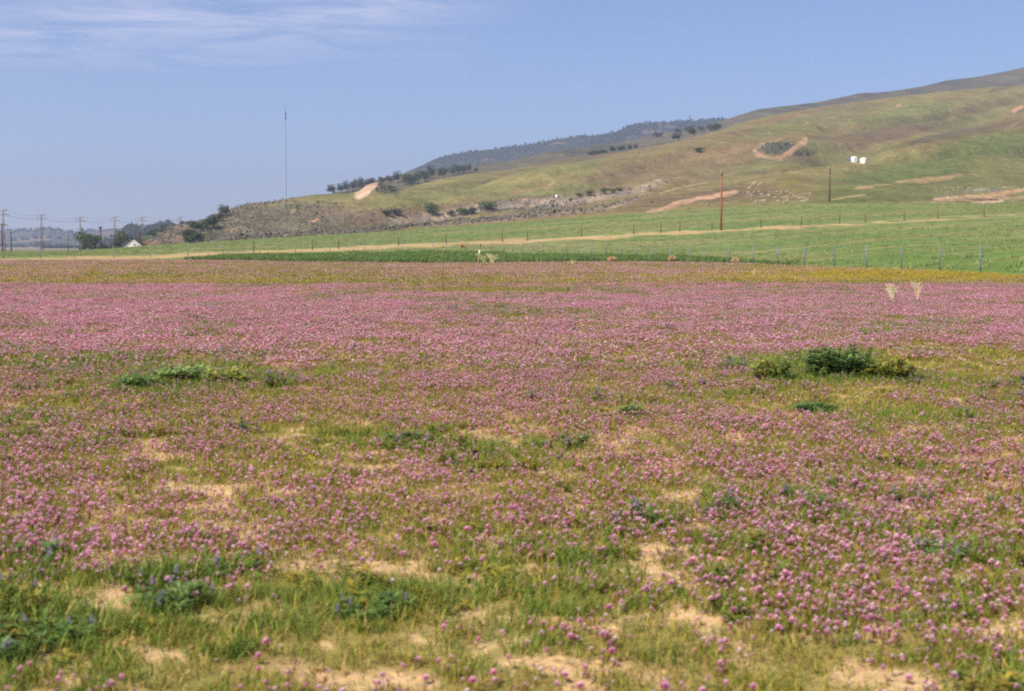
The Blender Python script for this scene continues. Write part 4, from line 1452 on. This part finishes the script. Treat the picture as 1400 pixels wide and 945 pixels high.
wp = [(347, 224), (427, 238), (463, 244), (545, 253), (610, 260), (687, 266), (721, 267), (795, 269), (866, 270), (903, 270), (929, 270), (973, 270), (1040, 269), (1095, 268), (1147, 268), (1182, 268), (1235, 266), (1281, 265), (1344, 264), (1420, 262)]
fence("wood_post_fence", "sparse weathered wooden post fence along the straw strip in the green field", wp, mb, M_wood, (1.0, 1.6), .005, M_steel, wide=1.15)


# ------------------------------------------------------------------ poles and mast
def pole(name, label, loc, h, r0, r1, col, group, cap=True):
    r0, r1 = r0 * .8, r1 * .8
    t_ = thing(name, label, "pole", loc, 0, group)
    mb = MB()
    mb.tube([(0, 0, -1), (.0, 0, h * .5), (0, 0, h)], [r0, (r0 + r1) / 2, r1], 10, col)
    mb.build("shaft", M_wood, t_, True)
    if cap:
        mb = MB()
        mb.tube([(0, 0, h), (0, 0, h + .25)], [r1 * 1.25, r1 * .9], 10, A(210, 190, 170))
        mb.build("cap", M_wood, t_)
        mb = MB()
        mb.box((-r1 - .03, -r1 - .06, h * .93), (r1 + .03, -r1 + .03, h * .93 + .5))
        mb.build("bracket", M_steel, t_)
    return t_


gp = "bare wooden utility poles"
ORG, BRW = A(176, 112, 84), A(120, 84, 66)
p = zat(985.5, 268)
pole("utility_pole", "tall reddish wooden pole in the green field at the straw strip", p, (314.5 - 235) / F * 268, .30, .22, ORG, gp)
p = on_hill(1134.5, 276)
pole("utility_pole", "brown wooden pole at the foot of the hill below the white tanks", p, (275 - 229) / F * p[1], .36, .28, BRW, gp)
p = on_hill(889, 262)
pole("utility_pole", "thin distant wooden pole on the slope above the bare cut bank", p, 23 / F * p[1], .22, .17, BRW, gp)
p = on_hill(411.5, 322)
pole("utility_pole", "thin dark pole at the foot of the scrubby spur near the mast", p, 26 / F * p[1], .22, .17, A(96, 90, 82), gp)
p = on_hill(658, 306)
pole("gate_post", "short thick dark post at the field's top edge below the round shrub", p, 20 / F * p[1], .34, .30, A(92, 62, 50), None, False)

p = on_hill(391.5, 322)
H = (322 - 154) / F * p[1]
t_ = thing("radio_mast", "very tall thin radio mast rising above the scrubby spur into the sky", "mast", p)
mb = MB()
wd2 = .09
for k in range(3):
    a = k * 2.094
    mb.tube([(wd2 * math.cos(a), wd2 * math.sin(a), 0), (.018 * H * .25 + wd2 * math.cos(a), wd2 * math.sin(a), H)], [.025, .025], 4)
for k in range(int(H / .9)):
    z0 = k * .9
    for q in range(3):
        a, b = q * 2.094, (q + 1) * 2.094
        s0, s1 = .018 * .25 * z0, .018 * .25 * (z0 + .9)
        mb.tube([(s0 + wd2 * math.cos(a), wd2 * math.sin(a), z0), (s1 + wd2 * math.cos(b), wd2 * math.sin(b), z0 + .9)], [.014, .014], 3, cap=False)
mb.build("lattice", M_galv, t_)
mb = MB()
for z0, rr in ((.93, .22), (.965, .18)):
    mb.tube([(.0045 * H * z0, 0, H * z0), (.0045 * H * z0, 0, H * z0 + 1.2)], [rr, rr], 10)
mb.build("antenna", M_steel, t_)
mb = MB()
mb.tube([(.0045 * H, 0, H), (.0047 * H, 0, H + 2.5)], [.06, .02], 5)
mb.build("tip", M_steel, t_)
mb = MB()
mb.box((-.9, -.9, -.6), (.9, .9, .25))
mb.build("footing", M_stone, t_)

# ------------------------------------------------------------------ pylons, poles and wires in the valley
M_pyl = material("pylon_wood", color=A(168, 152, 152), rough=.9, noise=[(1.0, .8, 1.2)])


def pylon(label, px, top, d_, group, src=None):
    u_ = float(lat(px, 320))
    z0 = -.6
    H_ = CAM_H + d_ * float(tan_e(top)) - z0
    if src is not None:
        o = dup(src, label, (u_ * d_, d_, z0), 0, (1, 1, H_ / src['tall']))
        return o, H_
    t_ = thing("pylon", label, "pylon", (u_ * d_, d_, z0), 0, group)
    t_['tall'] = H_
    mb = MB()
    for sx, sy in ((1, 1), (1, -1), (-1, 1), (-1, -1)):
        mb.tube([(sx * .62, sy * .62, -.5), (sx * .26, sy * .26, H_)], [.12, .10], 4)
    nb = 16
    for k in range(nb):
        za, zb = H_ * k / nb, H_ * (k + 1) / nb
        wa, wb = .62 - .36 * k / nb, .62 - .36 * (k + 1) / nb
        for (ax, ay), (bx, by) in (((1, 1), (-1, 1)), ((-1, 1), (-1, -1)), ((-1, -1), (1, -1)), ((1, -1), (1, 1))):
            mb.tube([(ax * wa, ay * wa, za), (bx * wb, by * wb, zb)], [.06, .06], 3, cap=False)
    mb.build("tower", M_pyl, t_)
    for zf, wl, up in ((.985, 2.2, .7), (.90, 3.0, -.1), (.64, 2.3, 0)):
        mb = MB()
        z = H_ * zf
        mb.tube([(-wl, 0, z - up * .4), (0, 0, z), (wl, 0, z + up)], [.13, .17, .13], 5)
        mb.tube([(0, 0, z - 1.2), (wl * .7, 0, z + up * .6)], [.07, .07], 4)
        arm = mb.build("crossarm", M_pyl, t_)
        mb = MB()
        for sx in (-1, 1):
            zz_ = z + (up if sx > 0 else -up * .4)
            mb.tube([(sx * wl * .93, 0, zz_), (sx * wl * .93, 0, zz_ - .8)], [.17, .17], 6)
        mb.build("insulators", M_steel, arm)
    return t_, H_


gy = "power pylons receding across the valley"
pl = [(5, 287, 712, "leftmost and tallest pylon, at the picture's left edge"), (57, 293.5, 800, "pylon standing alone second from the left, against the distant hills"),
      (110, 297, 880, "pylon rising behind the large green tree of the farm"), (157, 296.5, 930, "pylon rising behind the rounded tree by the house"),
      (195, 296.5, 990, "dark pylon just right of the white house"), (246, 297, 1150, "faint pylon top behind the brown toe of the spur")]
src, tops = None, []
for px, top, d_, lab in pl:
    o, H_ = pylon(lab, px, top, d_, gy, src)
    src = src or o
    tops.append((float(lat(px, 320)) * d_, d_, -.6 + H_, H_))
first = (float(lat(-95, 320)) * 600, 600, tops[0][2] + .5, tops[0][3])
tops = [first] + tops
pylon("pylon beyond the left edge of the picture", -95, 277, 600, gy, src)
for off, zf, lab in ((2.0, .985, "topmost power line wire strung between the pylons"), (-2.8, .90, "second power line wire, on the left crossarms"), (2.8, .88, "third power line wire, on the right crossarms"), (-2.1, .63, "lowest power line wire, on the lower crossarms")):
    mb = MB()
    for a, b in zip(tops[:-1], tops[1:]):
        pts = []
        za, zb = -.6 + a[3] * zf, -.6 + b[3] * zf
        for k in range(9):
            q = k / 8
            pts.append((a[0] + (b[0] - a[0]) * q + off, a[1] + (b[1] - a[1]) * q, za + (zb - za) * q - 4 * 1.3 * q * (1 - q)))
        mb.tube(pts, [.035] * 9, 4, cap=False)
    tag(mb.build("power_line_wire", M_steel), lab, "wire", "power line wires between the pylons")


def short_pole(label, px, top, d_, w_, col, arm, group):
    u_ = float(lat(px, 325))
    z0 = -.6
    H_ = CAM_H + d_ * float(tan_e(top)) - z0
    t_ = thing("distribution_pole", label, "pole", (u_ * d_, d_, z0), 0, group)
    mb = MB()
    mb.tube([(0, 0, -.5), (0, 0, H_)], [w_, w_ * .8], 8, col)
    mb.build("shaft", M_wood, t_)
    if arm:
        mb = MB()
        mb.box((-arm, -w_ - .14, H_ - .55), (arm, -w_ + .02, H_ - .2), A(190, 156, 126))
        mb.build("crossarm", M_wood, t_)
    else:
        mb = MB()
        mb.tube([(0, 0, H_ - 1.2), (0, 0, H_ + .1)], [w_ * 1.5] * 2, 8)
        mb.build("transformer", M_steel, t_)


gq = "shorter distribution poles in the valley"
short_pole("brown pole with a crossarm beside the tallest pylon at the left edge", 2.8, 305.5, 650, .42, A(126, 84, 84), 2.0, gq)
short_pole("shorter pole with a broad pale crossarm right of the tallest pylon", 15, 316, 640, .36, A(80, 84, 96), 2.1, gq)
short_pole("faint short pole left of the farm trees", 93, 320, 800, .3, A(110, 104, 110), 1.2, gq)
short_pole("reddish brown pole with a dark top among the farm trees", 137.5, 310, 700, .5, A(124, 84, 72), 0, gq)

# ------------------------------------------------------------------ farmhouse
d_ = 700.0
xh, s_ = float(lat(183.5, 335)) * d_, d_ / F
zt = CAM_H + d_ * float(tan_e(328.2))
t_ = thing("farmhouse", "small white gabled farmhouse among trees beyond the green field", "house", (xh, d_, -.6), 0)
Hh, W_, ez, Dp = zt + .6, 4.6, 2.3, 9.0
mb = MB()
mb.add([(-W_, 0, -.3), (W_, 0, -.3), (W_, 0, ez), (0, 0, Hh - .25), (-W_, 0, ez), (-W_, Dp, -.3), (W_, Dp, -.3), (W_, Dp, ez), (0, Dp, Hh - .25), (-W_, Dp, ez)],
       [(0, 1, 2, 3, 4), (9, 8, 7, 6, 5), (1, 6, 7, 2), (5, 0, 4, 9)])
mb.build("wall", M_paint, t_)
mb = MB()
sl = (Hh - ez) / W_
for sg in (-1, 1):
    xe = sg * (W_ + .5)
    zE = ez - .5 * sl
    mb.add([(0, -.12, Hh), (xe, -.12, zE), (xe, Dp + .4, zE), (0, Dp + .4, Hh), (0, -.12, Hh - .2), (xe, -.12, zE - .2), (xe, Dp + .4, zE - .2), (0, Dp + .4, Hh - .2)],
           [(0, 1, 2, 3), (7, 6, 5, 4), (0, 4, 5, 1), (1, 5, 6, 2), (2, 6, 7, 3)])
rf = mb.build("roof", M_rooftile, t_)
mb = MB()
for sg in (-1, 1):
    xe = sg * (W_ + .5)
    zE = ez - .5 * sl
    mb.add([(0, -.18, Hh + .05), (xe, -.18, zE + .05), (xe, -.18, zE - .4), (0, -.18, Hh - .45), (0, -.125, Hh + .05), (xe, -.125, zE + .05), (xe, -.125, zE - .4), (0, -.125, Hh - .45)],
           [(0, 1, 2, 3), (7, 6, 5, 4), (0, 4, 5, 1), (3, 2, 6, 7)])
mb.build("bargeboard", M_paint, rf)
mb = MB()
mb.box((1.0, 5, Hh - 1.4), (1.8, 5.8, Hh + .6))
mb.build("chimney", M_rooftile, rf)
for x0, x1, z0, z1 in ((-.5, .7, ez + .6, ez + 1.4), (1.2, 3.2, 1.1, 2.3), (-3.4, -2.4, 1.0, 2.0)):
    mb = MB()
    mb.box((x0, -.06, z0), (x1, .05, z1))
    wn = mb.build("window", M_glass, t_)
    mb = MB()
    mb.box((x0 - .1, -.09, z0 - .1), (x1 + .1, -.065, z0))
    mb.box((x0 - .1, -.09, z1), (x1 + .1, -.065, z1 + .1))
    mb.box(((x0 + x1) / 2 - .04, -.09, z0 + .001), ((x0 + x1) / 2 + .04, -.065, z1 - .001))
    mb.build("frame", M_paint, wn)
mb = MB()
mb.box((-1.2, -.07, -.28), (-.2, .04, 1.9))
mb.build("door", M_rooftile, t_)
# hip shed right of the house
t2 = thing("shed", "brown roofed shed behind the right side of the white farmhouse", "shed", (xh + 4.5, d_ + 11, -.6))
mb = MB()
mb.box((-4, 0, -.3), (4.5, 6, 3.0), A(150, 120, 104))
mb.build("wall", M_wood, t2)
mb = MB()
mb.add([(-4.4, -.4, 3.02), (4.9, -.4, 3.02), (4.9, 6.4, 3.02), (-4.4, 6.4, 3.02), (-2, 3, 5.4), (2.4, 3, 5.4)], [(3, 2, 1, 0), (0, 1, 5, 4), (1, 2, 5), (2, 3, 4, 5), (3, 0, 4)])
mb.build("roof", M_rooftile, t2)


# ------------------------------------------------------------------ water tanks on the hill
def tank():
    mb, rail = MB(), MB()
    prof = [(2.3, -1.5), (2.3, 3.0), (2.2, 3.25), (1.5, 3.7), (.6, 3.95), (.05, 4.0)]
    n_ = 28
    v = [(r_ * math.cos(2 * math.pi * k / n_), r_ * math.sin(2 * math.pi * k / n_), z_) for r_, z_ in prof for k in range(n_)]
    f = [(i * n_ + k, i * n_ + (k + 1) % n_, (i + 1) * n_ + (k + 1) % n_, (i + 1) * n_ + k) for i in range(len(prof) - 1) for k in range(n_)]
    mb.add(v, f)
    return mb


gk = "pair of white water tanks on the hill"
p1 = on_hill(1168, 220)
k_ = p1[1] / F
t_ = thing("water_tank", "left one of the two white water tanks on the hill, beside the grey box", "tank", p1, 0, gk, (9.4 * k_ / 4.6, 9.4 * k_ / 4.6, 7.8 * k_ / 4.6))
tank().build("shell", M_paint, t_, True)
mb = MB()
for sx in (-.25, .25):
    mb.tube([(sx, -2.4, -.5), (sx, -2.4, 3.3)], [.04] * 2, 5)
for k in range(9):
    mb.tube([(-.25, -2.4, .1 + k * .36), (.25, -2.4, .1 + k * .36)], [.03] * 2, 4)
mb.build("ladder", M_galv, t_)
mb = MB()
mb.tube([(.4, .2, 3.9), (.4, .2, 4.3)], [.35, .35], 12)
mb.build("hatch", M_paint, t_)
u2_ = float(lat(1180.5, 219))
dup(t_, "right one of the two white water tanks on the hill", (u2_ * p1[1], p1[1], hill_z(u2_, p1[1])), .4, (9.6 * k_ / 4.6, 9.6 * k_ / 4.6, 8.2 * k_ / 4.6))
u3_ = float(lat(1161.5, 219))
p3 = (u3_ * p1[1], p1[1], hill_z(u3_, p1[1]))
t_ = thing("pump_box", "small blue grey pump box at the left of the white tanks", "box", p3, 0, None, k_)
mb = MB()
mb.box((-2.2, -1.5, -1), (2.2, 1.5, 4.2))
mb.build("cabinet", M_grey, t_)
mb = MB()
mb.add([(-2.5, -1.8, 4.22), (2.5, -1.8, 4.22), (2.5, 1.8, 4.7), (-2.5, 1.8, 4.7), (-2.5, -1.8, 4.4), (2.5, -1.8, 4.4), (2.5, 1.8, 4.9), (-2.5, 1.8, 4.9)], [(3, 2, 1, 0), (4, 5, 6, 7), (0, 1, 5, 4), (1, 2, 6, 5), (2, 3, 7, 6), (3, 0, 4, 7)])
mb.build("lid", M_galv, t_)
# white box above the sage belt
p3 = on_hill(760, 271)
t_ = thing("white_box", "small white box with a dark side standing above the grey sage belt", "box", p3, 0, None, p3[1] / F)
mb = MB()
mb.box((-.8, -1.2, -1), (2.2, 1.2, 4))
mb.build("cabinet", M_paint, t_)
mb = MB()
mb.box((-2.9, -1.1, -1), (-.82, 1.1, 3.6))
mb.build("side_panel", M_steel, t_)
# the small lookout mast on the far ridge
p4 = on_ridge(r3, 943, 165)
t_ = thing("lookout_mast", "tiny mast on top of the hazy far ridge", "mast", p4)
mb = MB()
mb.tube([(0, 0, -2), (0, 0, 22)], [1.2, .8], 8)
mb.build("shaft", M_steel, t_)
mb = MB()
mb.tube([(0, 0, 14), (0, 0, 19)], [1.9, 1.9], 10)
mb.build("antenna", M_steel, t_)


# ------------------------------------------------------------------ stones
def stone_mb(seed):
    r = np.random.default_rng(seed)
    mb = MB()
    n_, m_ = 9, 6
    v = [(0, 0, -.3)]
    for i in range(1, m_):
        for k in range(n_):
            th, ph = math.pi * i / m_, 2 * math.pi * k / n_
            q = r.uniform(.75, 1.1)
            v.append((math.sin(th) * math.cos(ph) * q, math.sin(th) * math.sin(ph) * q * .8, -math.cos(th) * .55 * q + .2))
    v.append((0, 0, .75))
    f = [(0, 1 + (k + 1) % n_, 1 + k) for k in range(n_)]
    for i in range(m_ - 2):
        for k in range(n_):
            a = 1 + i * n_
            f.append((a + k, a + (k + 1) % n_, a + n_ + (k + 1) % n_, a + n_ + k))
    l_ = len(v) - 1
    a = 1 + (m_ - 2) * n_
    f += [(a + k, a + (k + 1) % n_, l_) for k in range(n_)]
    mb.add(v, f)
    return mb


src = tag(stone_mb(1).build("pale_stone", M_stone), "small pale stone lying in the green pasture", "stone", "small pale stones scattered in the green pasture")
first_ = True
for px, py in [(731, 309), (742, 309), (669, 324.5), (673, 324.5), (649, 321.5), (885, 335), (918, 334), (717, 341), (742, 342), (393, 332), (484, 332.5), (503, 331.5), (1365, 296), (1384, 341), (1292, 326), (1306, 325), (1162, 332), (996, 337), (1383, 296)]:
    uu_ = float(lat(px, py))
    ys = np.linspace(float(edge_Y(px)) + 1, float(top_Y(px)) - 2, 200)
    zs = pasture_z(np.full(200, uu_), ys)
    _, q = project(uu_ * ys, ys, zs)
    i = int(np.argmin(np.abs(q - py)))
    o = src if first_ else dup(src, None, (0, 0, 0))
    first_ = False
    o.location = (uu_ * ys[i], ys[i], zs[i])
    k_ = 1.0 * ys[i] / F
    o.scale = (k_ * 1.3, k_, k_ * 1.1)
    o.rotation_euler.z = px
rub_col = protos("rubble_stone", [stone_mb(20 + i) for i in range(4)], M_stone)
rb = Gather()
k = np.argwhere((hx > 1270) & (hx < 1440) & (hy > 256) & (hy < 279))
k = k[rng.integers(0, len(k), 140)]
i, j = k[:, 0], k[:, 1]
rb.add(Xh[i, j], Yh[i, j], Zh[i, j], rng.uniform(.15, .5, len(i)), 0, 4)
k = np.argwhere((hx > 1015) & (hx < 1110) & (hy > 262) & (hy < 277))
k = k[rng.integers(0, len(k), 60)]
i, j = k[:, 0], k[:, 1]
rb.add(Xh[i, j], Yh[i, j], Zh[i, j], rng.uniform(.2, .6, len(i)), 0, 4)
clod_col = protos("soil_clod", [stone_mb(40 + i) for i in range(4)], material("soil_clods", color=A(214, 172, 122), rough=.95, rnd=.2, noise=[(3, .8, 1.2)]))
cl = Gather()
X, Y = sample_field(3.6, 15, 130, .7)
pk, gr, so, go, px_, py_ = maps(X, Y)
keep = rng.random(len(X)) < np.clip(so + .15, .05, 1)
X, Y = X[keep], Y[keep]
cl.add(X, Y, meadow_z(X, Y) - .002, rng.uniform(.005, .016, len(X)) * rng.uniform(.5, 2.0, len(X)), 0, 4, .4)
tag(cl.make("soil_clods", clod_col), "small tan soil clods and pebbles on the bare patches of the meadow", "soil clods")
tag(rb.make("rubble", rub_col), "pale rubble strewn along the eroded wash at the foot of the hill", "rubble")

# ------------------------------------------------------------------ haze
zmax = max(float(np.max(q[2])) for q in (r2, r3, r4, r5, r6)) + 60
mb = MB()
mb.box((-9600, -1000, -4.0), (9600, 10600, zmax))
hz = mb.build("haze", None)
hm = bpy.data.materials.new("haze")
hm.use_nodes = True
ht = hm.node_tree
ht.nodes.clear()
ho = N(ht, 'ShaderNodeOutputMaterial')
hv = N(ht, 'ShaderNodeVolumePrincipled')
hv.inputs['Color'].default_value = (0.54, 0.61, 0.86, 1)
hv.inputs['Density'].default_value = HAZE_DENSITY
hv.inputs['Anisotropy'].default_value = 0.2
L(ht, hv.outputs[0], ho.inputs['Volume'])
hz.data.materials.append(hm)
hz['kind'] = 'stuff'
